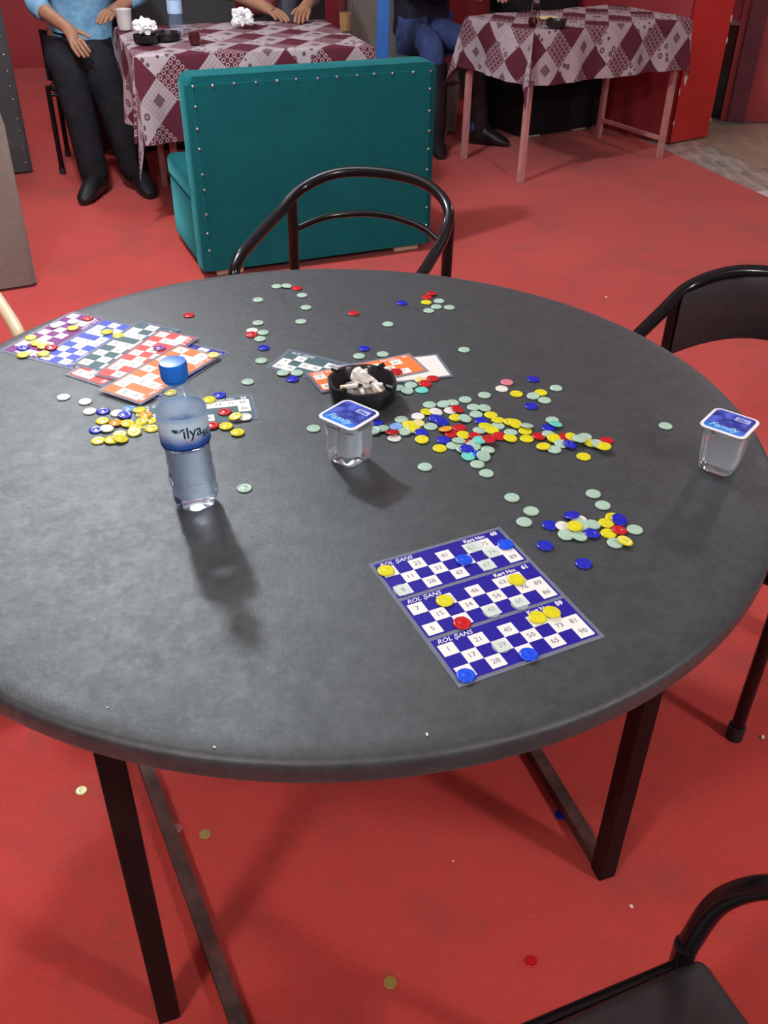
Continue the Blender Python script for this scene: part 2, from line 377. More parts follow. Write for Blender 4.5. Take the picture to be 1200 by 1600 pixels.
# ================================================================ chairs
def tube_chair(name, label, origin, facing, m_tube, padded, group='tubular metal chairs', zpost=0.745, arms=True):
    """arm hoop bent from one tube; local +Y is the way the sitter faces, X to the sitter's right"""
    fx, fy = facing; L = math.hypot(fx, fy); rz = math.atan2(-fx / L, fy / L)
    t = thing(name, label, 'chair', (origin[0], origin[1], 0), rz, group)
    H = zpost; W = 0.215; r = 0.0135
    hoop = smooth_path([(-W, .335, .45), (-W, .325, H - .10), (-W - .002, .29, H - .048), (-W - .004, .20, H - .028), (-W, .06, H - .002), (-W * .90, -.03, H + .035), (-W * .55, -.082, H + .068), (0, -.098, H + .078),
                        (W * .55, -.082, H + .068), (W * .90, -.03, H + .035), (W, .06, H - .002), (W + .004, .20, H - .028), (W + .002, .29, H - .048), (W, .325, H - .10), (W, .335, .45)], 7)
    if not arms:
        hoop = smooth_path([(-W * .97, 0, .44), (-W * .97, -.005, H - .12), (-W * .93, -.02, H - .04), (-W * .75, -.05, H + .02), (-W * .4, -.085, H + .045), (0, -.095, H + .05),
                            (W * .4, -.085, H + .045), (W * .75, -.05, H + .02), (W * .93, -.02, H - .04), (W * .97, -.005, H - .12), (W * .97, 0, .44)], 7)
    obj('arm_hoop' if arms else 'back_hoop', tube(hoop, r, 14), m_tube, t)
    for sx in (-1, 1):
        f = obj('leg', tube([(sx * W, .335, .45), (sx * W, .335, .012)], r, 14), m_tube, t)
        obj('rubber_foot', tube([(sx * W, .335, .035), (sx * W, .335, 0)], r + .004, 14), M_RUBBER, f)
        bk = obj('leg', tube(smooth_path([(sx * W * .97, .0, (H + .012) if arms else .445), (sx * W * .97, .0, .44), (sx * W, -.03, .012)], 4), r, 14), m_tube, t)
        obj('rubber_foot', tube([(sx * W, -.029, .035), (sx * W, -.031, 0)], r + .004, 14), M_RUBBER, bk)
    if padded:
        bm = bmesh.new(); n = 18; rows = [(-.078, .6), (-.068, 1), (-.01, 1), (.035, 1), (.055, .6)]; cols = []
        for i in range(n + 1):
            a = -1 + 2 * i / n; x = W * .90 * a; y = -.088 * (1 - abs(a) ** 2.4) - .002; z = H + .05 * (1 - abs(a) ** 2.2)
            col = []
            for side in (1, -1):
                for (dz, th) in (rows if side == 1 else rows[::-1]):
                    col.append(bm.verts.new((x, y + side * .016 * th, z + dz - .03)))
            cols.append(col)
        k = len(cols[0])
        for A, B in zip(cols, cols[1:]):
            for j in range(k): bm.faces.new((A[j], A[(j + 1) % k], B[(j + 1) % k], B[j]))
        bm.faces.new(cols[0]); bm.faces.new(cols[-1][::-1])
        obj('back_pad', bm, M_VINYL, t)
    elif arms:
        rail = smooth_path([(-W * .97, 0, H - .065), (-W * .6, -.055, H - .035), (0, -.08, H - .022), (W * .6, -.055, H - .035), (W * .97, 0, H - .065)], 8)
        obj('back_rail', tube(rail, .008, 10), m_tube, t)
    obj('seat', newbox(-W + .015, W - .015, -.02, .345, .415, .455, .016, 3), M_VINYL if m_tube is M_BLACK else mat('cream_seat', (0.6, 0.5, 0.36), 0.5), t)
    for sx in (-1, 1): obj('side_rail', tube([(sx * W, .335, .42), (sx * W * .975, 0, .42)], .009, 10), m_tube, t)
    for yy, ww in ((.335, W), (0.0, W * .97)): obj('cross_rail', tube([(-ww, yy, .405), (ww, yy, .405)], .009, 10), m_tube, t)
    return t
tube_chair('metal_chair', 'black tubular chair with open hoop back behind the round table', (-0.052, 2.335), (-0.33, -0.94), M_BLACK, False, zpost=0.755)
tube_chair('metal_chair', 'black tubular chair with padded back at right edge of round table', (0.768, 1.736), (-0.60, -0.80), M_BLACK, True, zpost=0.735)
tube_chair('metal_chair', 'black vinyl chair pushed in at the bottom right corner', (0.445, 0.415), (-0.917, -0.398), M_BLACK, False, zpost=0.60, arms=False)
tube_chair('metal_chair', 'cream tubular chair at the left edge of the round table', (-1.085, 1.86), (0.57, -0.82), M_CREAM, False, zpost=0.735)

# ================================================================ sofas
stud_bm = bmesh.new(); bmesh.ops.create_uvsphere(stud_bm, u_segments=8, v_segments=5, radius=0.0055, matrix=Matrix.Diagonal((1, 0.6, 1, 1)))
STUD = bpy.data.meshes.new('stud'); stud_bm.to_mesh(STUD); stud_bm.free(); STUD.shade_smooth(); STUD.materials.append(M_STUD)
def sofa(name, label, corner, ang, width, height, depth, seat_h, m, group='velvet booth sofas', studs=True, z0=0.035, corner_r=0.03, lean=0.03):
    """corner = left end of the back's foot as seen from behind; local +Y runs from the back panel to the seat front"""
    t = thing(name, label, 'sofa', (*corner, 0), ang, group)
    T = 0.125; R = 0.045
    def prof(inset, y0, y1, zt, rad):                       # rounded rectangle (X-Z) extruded in Y with rounded top corners
        pts = [(inset, z0), (width - inset, z0)]
        for a in range(0, 91, 15): pts.append((width - inset - rad + rad * math.cos(math.radians(a)), zt - rad + rad * math.sin(math.radians(a))))
        for a in range(90, 181, 15): pts.append((inset + rad + rad * math.cos(math.radians(a)), zt - rad + rad * math.sin(math.radians(a))))
        bm = bmesh.new(); A = [bm.verts.new((x, y0 + lean * (z - z0) * (1 if y0 < .02 else 1), z)) for x, z in pts]; B = [bm.verts.new((x, y1 + lean * (z - z0), z)) for x, z in pts]
        bm.faces.new(A); bm.faces.new(B[::-1]); n = len(pts)
        for i in range(n): bm.faces.new((A[i], B[i], B[(i + 1) % n], A[(i + 1) % n]))
        return bm
    bk = prof(0, 0.0, T, height, corner_r)
    es = [e for e in bk.edges if len({round((v.co.y - lean * (v.co.z - z0)), 4) for v in e.verts}) == 1 and max(v.co.z for v in e.verts) > z0 + .01]
    bmesh.ops.bevel(bk, geom=es, offset=0.022, segments=4, profile=0.5, affect='EDGES')
    b = obj('backrest', bk, m, t)
    obj('back_panel', prof(0.028, -0.004, 0.01, height - 0.030, max(corner_r - .02, .012)), m, b)
    obj('seat_base', newbox(0.004, width - 0.004, T * .6, depth - .02, z0, seat_h - 0.09, 0.012, 2), m, t)
    obj('seat_cushion', newbox(0.0, width, T * .6, depth, seat_h - 0.10, seat_h, 0.028, 4), m, t)
    if studs:
        def put(x, z): inst('stud', STUD, b, (x, -0.006 + lean * (z - z0), z))
        n = max(4, int(width / 0.082))
        for i in range(n + 1): put(0.030 + (width - .06) * i / n + random.uniform(-.008, .008) * (0 < i < n), height - 0.033 + random.uniform(-.002, .002))
        n2 = int((height - z0) / 0.078)
        for i in range(1, n2):
            for x in (0.032, width - 0.032): put(x + random.uniform(-.003, .003), height - .033 - i * 0.078 + random.uniform(-.012, .012))
    for x in (0.06, width - 0.17):
        obj('foot', newbox(x, x + 0.12, 0.03, 0.10, 0, z0 + .004, .004, 1), M_WOOD, t)
        obj('foot', newbox(x, x + 0.12, depth - .12, depth - .05, 0, z0 + .004, .004, 1), M_WOOD, t)
    return t
sofa('booth_sofa', 'teal velvet sofa with studded back in the middle', (-0.772, 3.785), math.radians(23.5), 1.05, 0.785, 0.565, 0.385, M_TEAL)
g27 = math.radians(27)
sofa('booth_sofa', 'taupe velvet sofa cut by the left edge, nearer of two', (-1.443 - math.cos(g27) * 1.0, 3.689 - math.sin(g27) * 1.0), g27, 1.0, 0.80, 0.50, 0.385, M_TAUPE, corner_r=0.17, studs=False, z0=0.012)
sofa('booth_sofa', 'charcoal velvet sofa cut by the left edge, farther of two', (-1.965 - math.cos(g27) * 1.0, 5.296 - math.sin(g27) * 1.0), g27, 1.0, 0.95, 0.50, 0.385, M_CHAR, z0=0.012)
# sofas that face the camera stand turned round
def facing_sofa(label, right_front, ang, width, height, depth, m):
    a = ang + math.pi; c, s_ = math.cos(a), math.sin(a)
    # local (0,depth) must land on right_front
    ox = right_front[0] + s_ * depth; oy = right_front[1] - c * depth
    return sofa('booth_sofa', label, (ox, oy), a, width, height, depth, 0.40, m, z0=0.02)
facing_sofa('charcoal velvet sofa behind the left cloth-covered table', (-0.30, 6.05), math.radians(15), 1.45, 1.10, 0.60, M_CHAR)
facing_sofa('taupe velvet sofa under the seated person in jeans', (0.43, 6.30), math.radians(20), 0.60, 1.0, 0.55, M_TAUPE)
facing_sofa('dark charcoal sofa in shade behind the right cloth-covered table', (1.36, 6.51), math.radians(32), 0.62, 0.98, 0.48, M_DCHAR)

# ================================================================ cloth-covered tables
def cloth_table(label, clabel, fl, ang, wdt, dep, hang, h=0.745, flare=0.10, group='tables under patchwork cloths', brace=True, ruck=0.004, inset=0.03):
    t = thing('dining_table', label, 'table', (*fl, 0), ang, group)
    i = inset; lw = 0.0155
    for x in (i, wdt - i):
        for y in (i, dep - i): obj('leg', newbox(x - lw, x + lw, y - lw, y + lw, 0, h - .03, .002, 1), M_PINK, t)
    obj('table_top', newbox(0, wdt, 0, dep, h - .03, h, .003, 1), mat('board', (0.4, 0.25, 0.15), 0.6), t)
    if brace:
        for x in (wdt - i,): obj('stretcher', newbox(x - .011, x + .011, i, dep - i, .10, .122, .002, 1), M_PINK, t)
    cl = thing('tablecloth', clabel, 'tablecloth', (*fl, 0), ang, 'patchwork tablecloths')
    bm = bmesh.new(); uvl = bm.loops.layers.uv.new('uv'); st = 0.02
    nu = int((wdt + 2 * hang) / st); nv = int((dep + 2 * hang) / st); grid = []; UV = {}
    rnd = random.Random(int(fl[0] * 100)); ph = [rnd.uniform(0, 6.28) for _ in range(6)]
    for a in range(nu + 1):
        row = []
        for b_ in range(nv + 1):
            u = -hang + (wdt + 2 * hang) * a / nu; v = -hang + (dep + 2 * hang) * b_ / nv
            cx = min(max(u, 0), wdt); cy = min(max(v, 0), dep); du, dv = u - cx, v - cy
            d = math.hypot(du, dv)
            if d < 1e-9:
                z = h + 0.003 + ruck * (0.6 + math.sin(cx * 23 + ph[0] + 3 * math.sin(cy * 7)) * .5 + math.sin(cy * 17 + cx * 9 + ph[1]) * .5)
                p = Vector((cx, cy, max(z, h + .002)))
            else:
                s_ = min(d / .03, 1)
                # position along the hem drives the folds
                per = cx - cy * 1.0 + math.atan2(dv, du) * .18
                fold = (0.020 * math.sin(per * 15 + ph[2]) + 0.012 * math.sin(per * 31 + ph[3])) * (d / hang) * (1 if d > .05 else .3)
                corner = min(abs(du), abs(dv)) / (d + 1e-9)
                out = 0.006 * s_ + flare * d * 0.45 + fold + corner * 0.05 * (d / hang)
                out = max(out, 0.004)
                dirv = Vector((du / d, dv / d)); drop = max(0, d - .008) * math.cos(0.12 + flare * .4)
                p = Vector((cx + dirv.x * out, cy + dirv.y * out, h + 0.003 - drop))
            vv = bm.verts.new(p); UV[vv] = (u, v); row.append(vv)
        grid.append(row)
    for a in range(nu):
        for b_ in range(nv):
            f = bm.faces.new((grid[a][b_], grid[a + 1][b_], grid[a + 1][b_ + 1], grid[a][b_ + 1]))
            for lp in f.loops: lp[uvl].uv = UV[lp.vert]
    obj('cloth', bm, M_CLOTH, cl)
    return t
a_r = 0.5514
c1, s1 = math.cos(a_r), math.sin(a_r)
cloth_table('pink-legged table by the red pillar', 'patchwork cloth hanging over the table by the red pillar', (0.7155 - .03 * c1 + .03 * s1, 5.2927 - .03 * s1 - .03 * c1), a_r, 1.104, 0.60, 0.26)
cloth_table('table in front of the teal sofa, under a burgundy patchwork cloth', 'burgundy and white patchwork cloth on the table by the teal sofa', (-1.11, 4.415), math.radians(19.5), 1.08, 0.82, 0.37, flare=0.05, inset=0.14)
cloth_table('table at the left edge between taupe and charcoal sofas', 'patchwork cloth corner showing between the two sofas at left', (-2.60, 4.32), g27, 0.78, 0.52, 0.26, brace=False, inset=0.16)

# blue post
bp = thing('blue_post', 'bright blue painted post behind the teal sofa', 'post', (-0.055, 5.70, 0))
obj('shaft', newbox(-.035, .035, -.03, .03, 0, 2.9, .006, 2), M_BLUE, bp); obj('base_plate', newbox(-.06, .06, -.055, .055, 0, .012, .003, 1), M_BLUE, bp)

# ================================================================ things on the round table
TOP = TZ
# ---- bingo tickets
INK = mat('black_ink', (0.02, 0.02, 0.025), 0.4); INKGREY = mat('grey_ink', (0.10, 0.10, 0.11), 0.4)
CELL = mat('white_print', (0.86, 0.86, 0.84), 0.35); WPRINT = mat('white_lettering', (0.80, 0.80, 0.92), 0.35)
TCOL = {'navy': mat('navy_print', (0.014, 0.007, 0.29), 0.5, spec=0.25), 'purple': mat('purple_print', (0.20, 0.010, 0.22), 0.5, spec=0.25), 'blue': mat('blue_print', (0.055, 0.09, 0.55), 0.5, spec=0.25),
        'teal': mat('teal_print', (0.060, 0.125, 0.14), 0.5, spec=0.25), 'red': mat('red_print', (0.66, 0.075, 0.065), 0.5, spec=0.25), 'orange': mat('orange_print', (0.80, 0.20, 0.045), 0.5, spec=0.25), 'white': mat('blank_print', (0.84, 0.82, 0.78), 0.35)}
LAM = mat('laminate_film', (0.26, 0.30, 0.42), 0.3, spec=0.5, Alpha=0.45)
STD = ['w.w.w.ww.', '.w.w.w.ww', 'w.w.w.w.w']
def rand_rows(seed):
    r = random.Random(seed); out = []; pats = [STD, ['.w.ww.w.w', 'w.w.ww.w.', '.ww.w.w.w'], ['ww..w.w.w', '.w.w.ww.w', 'w.w.w.ww.']][seed % 3]
    for row in pats: out.append([(str(r.randint(max(1, 10 * c), 10 * c + 9)) if ch == 'w' else None) for c, ch in enumerate(row)])
    return out
def ticket_print(sheet, x0, y0, w_, h_, color, rows, no, z, header=True):
    """one printed ticket: coloured ground, white cells, numerals and header lettering"""
    g = bmesh.new(); quad(g, x0, x0 + w_, y0 - h_, y0, z)
    tk = obj('ticket_ground', g, TCOL[color], sheet, smooth=False, recalc=False)
    if color == 'white': return
    mx = 0.003; hd = 0.0105 if header else 0.004; cw = (w_ - 2 * mx) / 9; chh = (h_ - hd - mx) / 3
    cb = bmesh.new(); nb = bmesh.new()
    for r_, row in enumerate(rows):
        for c_, val in enumerate(row):
            if val is None: continue
            cx0 = x0 + mx + c_ * cw; cy1 = y0 - hd - r_ * chh
            quad(cb, cx0, cx0 + cw, cy1 - chh, cy1, z + .00012)
            if val: add_text(nb, val, 0.0108, cx0 + cw / 2, cy1 - chh / 2, z + .00024)
    obj('number_cells', cb, CELL, tk, smooth=False, recalc=False)['kind'] = 'stuff'; obj('numerals', nb, INKGREY, tk, smooth=False, recalc=False)['kind'] = 'stuff'
    if header:
        hb = bmesh.new(); add_text(hb, 'ROL \u015eANS', 0.0098, x0 + .006, y0 - hd / 2 - .0003, z + .00024, shear=0.35, bold=.00012, align='LEFT')
        add_text(hb, 'Kart No:', 0.0088, x0 + w_ * .78, y0 - hd / 2 - .0003, z + .00024, bold=.0003)
        add_text(hb, no, 0.0098, x0 + w_ - .011, y0 - hd / 2 - .0006, z + .00024, bold=.0005)
        obj('header_lettering', hb, WPRINT, tk, smooth=False, recalc=False)['kind'] = 'stuff'
def sheet(label, tl_xy, ang, tickets, z, w_=0.198, h_=0.24, margin=0.0055, group='laminated bingo cards'):
    t = thing('bingo_card', label, 'bingo card', (tl_xy[0], tl_xy[1], TOP + z), ang, group)
    obj('laminate', newbox(0, w_, -h_, 0, 0.0002, 0.0009, 0.0002, 1), LAM, t, smooth=False)
    obj('card_stock', newbox(margin, w_ - margin, -h_ + margin, -margin, 0.0003, 0.00098), LAM if len(tickets) > 1 else TCOL[tickets[0][0]], t, smooth=False)
    n = len(tickets); gap = 0.0055 if n > 1 else 0; th = (h_ - 2 * margin - gap * (n - 1)) / n
    for i, (color, rows, no) in enumerate(tickets):
        ticket_print(t, margin, -margin - i * (th + gap), w_ - 2 * margin, th, color, rows, no, 0.00105)
    return t
def rows_of(*lines): return [[None if c == '.' else c for c in l.split()] for l in lines]
front = [('navy', rows_of('7 . 25 . 41 . 62 75 .', '. 11 . 33 . 52 . 74 82', '8 . 28 . 47 . 67 . 89'), '60'),
         ('navy', rows_of('7 . 26 . 46 . 63 72 .', '. 15 . 34 . 56 . 76 89', '5 . 22 . 48 . 60 . 86'), '61'),
         ('navy', rows_of('1 . 21 . 45 . 61 70 .', '. 17 . 39 . 50 . 73 81', '9 . 28 . 49 . 65 . 90'), '59')]
sheet('navy blue bingo sheet of three tickets at the front', (-0.0195, 0.951), 0.456, front, 0, 0.1976, 0.2401)
aL = math.atan2(-0.912, -0.41)
sheet('bottom bingo sheet in purple and blue, farthest left', (-0.401, 1.630), aL, [('teal', rand_rows(3), '14'), ('blue', rand_rows(4), '15'), ('purple', rand_rows(5), '16')], 0)
sheet('loose teal ticket on top of the purple and blue sheet', (-0.392, 1.648), math.atan2(-0.925, -0.38), [('teal', rand_rows(1), '22')], 0.0026, 0.205, 0.094)
sheet('red ticket next to the loose teal ticket', (-0.349, 1.612), math.atan2(-0.93, -0.37), [('red', rand_rows(2), '31')], 0.0039, 0.205, 0.088)
sheet('skewed red ticket with its corner poking out underneath', (-0.380, 1.594), math.atan2(-0.87, -0.49), [('red', rand_rows(6), '32')], 0.0013, 0.205, 0.088)
sheet('navy ticket mostly hidden below the orange one', (-0.285, 1.560), math.atan2(-0.9, -0.433), [('navy', rand_rows(7), '58')], 0.0, 0.205, 0.088)
sheet('orange ticket uppermost in the left pile behind the bottle', (-0.297, 1.532), math.atan2(-0.872, -0.49), [('orange', rand_rows(8), '40')], 0.0052, 0.210, 0.097)
sheet('teal ticket to the right of the bottle', (-0.419, 1.354), math.atan2(0.245, 0.97), [('teal', rows_of('3 . . 30 . 51 64 71 85', '. 12 24 . 44 . . . 86', '9 . . 37 . 58 . . .'), '23')], 0, 0.200, 0.086)
sheet('teal ticket left of the ashtray', (-0.179, 1.577), math.atan2(-0.05, 0.105), [('teal', rows_of('. 10 . . 40 53 . . 80', '9 . 22 38 . . . 78 .', '82 74 . . 50 . 66 . 84'), '24')], 0, 0.200, 0.084)
sheet('orange ticket behind the ashtray', (-0.143, 1.479), math.atan2(0.087, 0.184), [('orange', rows_of('7 . 36 25 . 47 . 61 .', '. 16 . . 44 . 68 . .', '82 . 24 . 58 . 60 7 .'), '41')], 0.0024, 0.204, 0.079)
sheet('blank white back of a ticket behind the ashtray', (-0.10, 1.512), math.atan2(0.055, 0.19), [('white', None, '')], 0.0012, 0.200, 0.092)

# ---- bingo chips
CHIP_R, CHIP_T = 0.0112, 0.0030
CC = {'g': ((0.42, 0.62, 0.50), 'pale green'), 'y': ((0.80, 0.74, 0.02), 'yellow'), 'r': ((0.55, 0.012, 0.018), 'red'), 'b': ((0.012, 0.022, 0.52), 'dark blue'),
      'w': ((0.82, 0.84, 0.80), 'white'), 'c': ((0.15, 0.66, 0.58), 'turquoise'), 'o': ((0.80, 0.36, 0.03), 'orange'), 'p': ((0.70, 0.22, 0.26), 'pink'), 'k': ((0.70, 0.88, 0.82), 'clear'),
      'v': ((0.30, 0.10, 0.36), 'purple'), 'l': ((0.20, 0.42, 0.78), 'light blue'), 'f': ((0.85, 0.80, 0.30), 'pale yellow'), 'B': ((0.008, 0.085, 0.85), 'bright blue'), 'n': ((0.40, 0.27, 0.08), 'amber')}
CHIPMESH = {}
for k, (c, nm) in CC.items():
    mt = mat('chip_' + nm.replace(' ', '_'), c, 0.22, spec=0.6, Alpha={'k': .26, 'y': .88, 'B': .9, 'f': .85}.get(k, .94))
    pr = [(0, .0), (CHIP_R * .72, .0), (CHIP_R * .97, .0007), (CHIP_R, .0013), (CHIP_R * .96, .0022), (CHIP_R * .80, .0028), (CHIP_R * .72, .0026), (CHIP_R * .40, .0025), (CHIP_R * .30, .0029), (0, .0030)]
    bm = lathe(pr, 20); me = bpy.data.meshes.new('chip'); bmesh.ops.recalc_face_normals(bm, faces=bm.faces); bm.to_mesh(me); bm.free(); me.shade_smooth(); me.materials.append(mt); CHIPMESH[k] = me
PLACED = []
def lift(x, y, base):
    """rest a chip on what lies under it: flat, leaning on one neighbour, or on top of a heap"""
    near_ = [(math.hypot(x - a, y - b), a, b, h) for a, b, h, bs in PLACED if math.hypot(x - a, y - b) < 2 * CHIP_R * .96]
    if not near_: return base, (0, 0, random.uniform(0, 6.28)), base + CHIP_T
    near_.sort()
    d, a, b, h = near_[0]
    deep = [q for q in near_ if q[0] < 1.45 * CHIP_R]
    if not deep:                                            # edges only touch: lean a little on the nearest
        th = min(CHIP_T * .6 / d, 0.2); ax = math.atan2(b - y, a - x); R = Matrix.Rotation(ax, 3, 'Z') @ Matrix.Rotation(-th, 3, 'Y')
        return base + CHIP_R * math.sin(th) + .0002, R.to_euler(), base + CHIP_T * 1.3
    if len(deep) == 1 and d > 0.008 and h < base + CHIP_T * 1.5:
        th = min(CHIP_T / d, 0.33); ax = math.atan2(b - y, a - x)
        R = Matrix.Rotation(ax, 3, 'Z') @ Matrix.Rotation(-th, 3, 'Y')
        return base + CHIP_R * math.sin(th) + .0002, R.to_euler(), base + CHIP_T * 2
    hh = min(max(q[3] for q in deep), base + CHIP_T * 2.2)
    return hh, (random.uniform(-.08, .08), random.uniform(-.08, .08), random.uniform(0, 6.28)), hh + CHIP_T
ORD = ['leftmost', 'second from left', 'third from left', 'fourth from left', 'fifth from left', 'sixth from left', 'seventh from left', 'eighth from left']
NUMW = ['zero', 'one', 'two', 'three', 'four', 'five', 'six', 'seven', 'eight']
def chips(phrase, items, base=TOP, group=None):
    by = {}
    for (k, px, py) in items: by.setdefault(k, []).append((px, py))
    for v in by.values(): v.sort()
    for (k, px, py) in items:
        p = at(px, py, base + .002); z, rot, top = lift(p.x, p.y, base)
        PLACED.append((p.x, p.y, top, base))
        o = inst('bingo_chip', CHIPMESH[k], None, (p.x, p.y, z + .0001), rot); nm = CC[k][1]; L = by[k]; n = len(L)
        if n == 1: lb = f'{nm} bingo chip {phrase}'
        elif n <= 8:
            i = L.index((px, py)); w_ = 'rightmost' if i == n - 1 else ORD[i]
            if n == 2: w_ = ('left one', 'right one')[i]
            lb = f'{nm} bingo chip {phrase}, {w_} of {NUMW[n]}'
        else: lb = f'{nm} bingo chip {phrase}'
        tag(o, lb, 'bingo chip', group or f'bingo chips {phrase}')
chips('on the table behind the left tickets', [('g', 432, 447), ('g', 448, 447), ('r', 464, 450), ('g', 472, 461), ('g', 403, 468), ('g', 478, 480), ('g', 470, 502), ('g', 403, 504), ('r', 295, 492)])
chips('in the tiny cluster behind the tickets', [('w', 394, 516), ('g', 411, 519), ('g', 406, 529), ('r', 393, 523)])
chips('left of the teal ticket by the ashtray', [('b', 412, 543), ('g', 408, 563), ('g', 387, 596)])
chips('alone on the far half', [('r', 552, 489), ('b', 628, 473), ('g', 606, 506), ('g', 725, 546)])
chips('in the small far cluster', [('g', 686, 470), ('g', 682, 479), ('g', 670, 485), ('g', 702, 480), ('y', 666, 472), ('r', 667, 464), ('r', 674, 459)])
chips('just beyond the orange ticket', [('b', 569, 544), ('g', 561, 556), ('g', 598, 553)])
chips('on the teal ticket left of the ashtray', [('g', 442, 582), ('g', 464, 582)], TOP + .0014)
chips('below the teal ticket left of the ashtray', [('b', 457, 592)])
chips('on the orange ticket behind the ashtray', [('r', 619, 580)], TOP + .0038)
chips('at the orange ticket end', [('f', 657, 593), ('r', 664, 600), ('r', 676, 591), ('g', 623, 606), ('g', 642, 601), ('g', 636, 611), ('c', 659, 609)])
chips('in the loose group beyond the spill', [('w', 784, 607), ('p', 792, 597), ('b', 833, 592), ('y', 807, 615), ('y', 845, 613), ('g', 833, 619), ('g', 851, 625), ('g', 869, 606), ('b', 830, 634)])
SPILL = [
    ('g', 757, 617), ('g', 727, 624), ('g', 707, 629), ('g', 693, 632), ('g', 671, 632), ('w', 704, 641), ('r', 714, 641), ('g', 740, 636), ('g', 757, 638), ('g', 744, 647), ('y', 767, 648), ('b', 752, 657),
    ('y', 667, 644), ('w', 681, 645), ('y', 712, 652), ('g', 726, 655), ('w', 653, 650), ('g', 627, 655), ('b', 680, 654), ('b', 690, 660), ('f', 653, 661), ('g', 673, 666), ('y', 638, 664), ('y', 646, 671), ('l', 619, 667),
    ('g', 632, 675), ('w', 616, 684), ('r', 613, 677), ('g', 597, 670), ('b', 658, 677), ('y', 659, 687), ('r', 705, 677), ('r', 718, 668), ('o', 696, 672), ('b', 693, 687), ('y', 724, 680), ('y', 687, 700),
    ('g', 708, 696), ('g', 717, 690), ('r', 742, 682), ('g', 749, 673), ('g', 778, 665), ('y', 758, 666), ('y', 769, 673), ('y', 778, 657), ('y', 797, 660), ('y', 805, 664), ('y', 821, 673), ('g', 823, 667), ('y', 797, 685), ('g', 798, 676),
    ('y', 823, 685), ('r', 780, 682), ('r', 763, 691), ('r', 737, 693), ('g', 723, 702), ('g', 762, 703), ('g', 740, 698), ('c', 749, 692), ('b', 729, 704), ('g', 755, 715), ('c', 732, 713), ('B', 749, 711), ('g', 746, 725), ('g', 760, 739)]
for phrase, lo, hi in (("at the spill's left end", 0, 664), ("left of the spill's centre", 664, 722), ("in the dense centre of the spill", 722, 752), ("right of the spill's centre", 752, 790), ("where the spill thins to yellow", 790, 840)):
    chips(phrase, [q for q in SPILL if lo <= q[1] < hi], group='bingo chips in the wide spill')
chips('alone below the wide spill', [('g', 664, 729)])
chips('at the right tail of the spill', [
    ('b', 857, 668), ('g', 863, 656), ('c', 868, 664), ('r', 842, 682), ('g', 857, 679), ('r', 882, 682), ('y', 865, 686), ('y', 893, 685), ('g', 914, 682), ('g', 905, 690), ('g', 866, 702), ('y', 849, 698), ('g', 877, 694),
    ('b', 890, 696), ('y', 923, 693), ('g', 933, 696), ('y', 943, 702), ('r', 948, 688), ('y', 912, 713)])
chips('alone left of the right-hand cup', [('g', 1040, 665)])
chips('strewn just beyond the navy sheet', [('g', 800, 777), ('g', 830, 798), ('g', 819, 815), ('g', 927, 771), ('g', 942, 789)])
chips('in the cluster past the sheet', [
    ('b', 859, 820), ('w', 905, 812), ('b', 893, 807), ('w', 880, 823), ('g', 884, 836), ('g', 905, 838), ('g', 907, 822), ('y', 897, 827), ('b', 925, 834), ('g', 926, 820),
    ('y', 958, 808), ('y', 947, 818), ('b', 967, 814), ('y', 951, 833), ('r', 967, 829), ('g', 992, 827), ('g', 961, 848), ('y', 976, 847), ('b', 852, 852), ('b', 912, 880)])
chips('left of the yellow heap', [
    ('w', 99, 620), ('w', 133, 627), ('w', 140, 642), ('b', 161, 642), ('w', 183, 645), ('b', 195, 649), ('l', 202, 639), ('b', 150, 671), ('y', 160, 657), ('w', 167, 670), ('o', 181, 661), ('f', 187, 678), ('y', 153, 688), ('y', 174, 688), ('y', 189, 687)])
chips('in the yellow heap touching the bottle', [('y', 212, 668), ('y', 225, 648), ('y', 234, 657), ('y', 210, 676), ('y', 237, 669), ('y', 218, 641), ('y', 199, 662), ('y', 222, 660), ('o', 228, 650)])
chips('seen through the bottle shoulder', [('y', 266, 613)])
chips('by the teal ticket beside the bottle', [('b', 343, 617), ('y', 327, 624), ('r', 351, 643), ('w', 383, 651), ('y', 368, 652), ('y', 353, 665), ('y', 371, 675), ('r', 331, 664)], TOP + .0014)
chips('alone right of the bottle base', [('g', 382, 762)])
chips('touching the middle cup', [('g', 490, 669), ('g', 584, 674), ('b', 588, 661)])
chips('on the purple and blue sheet', [('r', 137, 497), ('w', 114, 502), ('y', 114, 512), ('w', 87, 508), ('y', 48, 527), ('y', 57, 536), ('y', 67, 541), ('b', 36, 543), ('y', 36, 554), ('r', 80, 543), ('y', 68, 552), ('y', 167, 518), ('y', 185, 524)], TOP + .0014)
chips('on the red ticket in the left pile', [('v', 249, 543)], TOP + .0053)
chips('at the far end of the orange ticket in the pile', [('f', 333, 554)], TOP + .0066)
chips('on the navy bingo sheet', [('y', 603, 891), ('B', 725, 874), ('B', 790, 850), ('k', 761, 882), ('k', 628, 921), ('k', 740, 853), ('k', 768, 862), ('y', 695, 938), ('r', 722, 973), ('k', 768, 955), ('k', 812, 943), ('y', 807, 905), ('y', 840, 964), ('y', 862, 957), ('k', 783, 1009), ('B', 826, 1022), ('B', 728, 1055)], TOP + .0014)
PLACED.clear()
chips('on the carpet left of the table leg', [('f', 127, 1235)], 0.0)
chips('on the carpet beneath the left of the table', [('w', 244, 1242), ('p', 275, 1294), ('n', 320, 1303)], 0.0)
chips('on the carpet at the bottom of the picture', [('n', 610, 1535), ('r', 830, 1502)], 0.0)
chips('on the carpet against the right floor bar', [('b', 876, 1273)], 0.0)

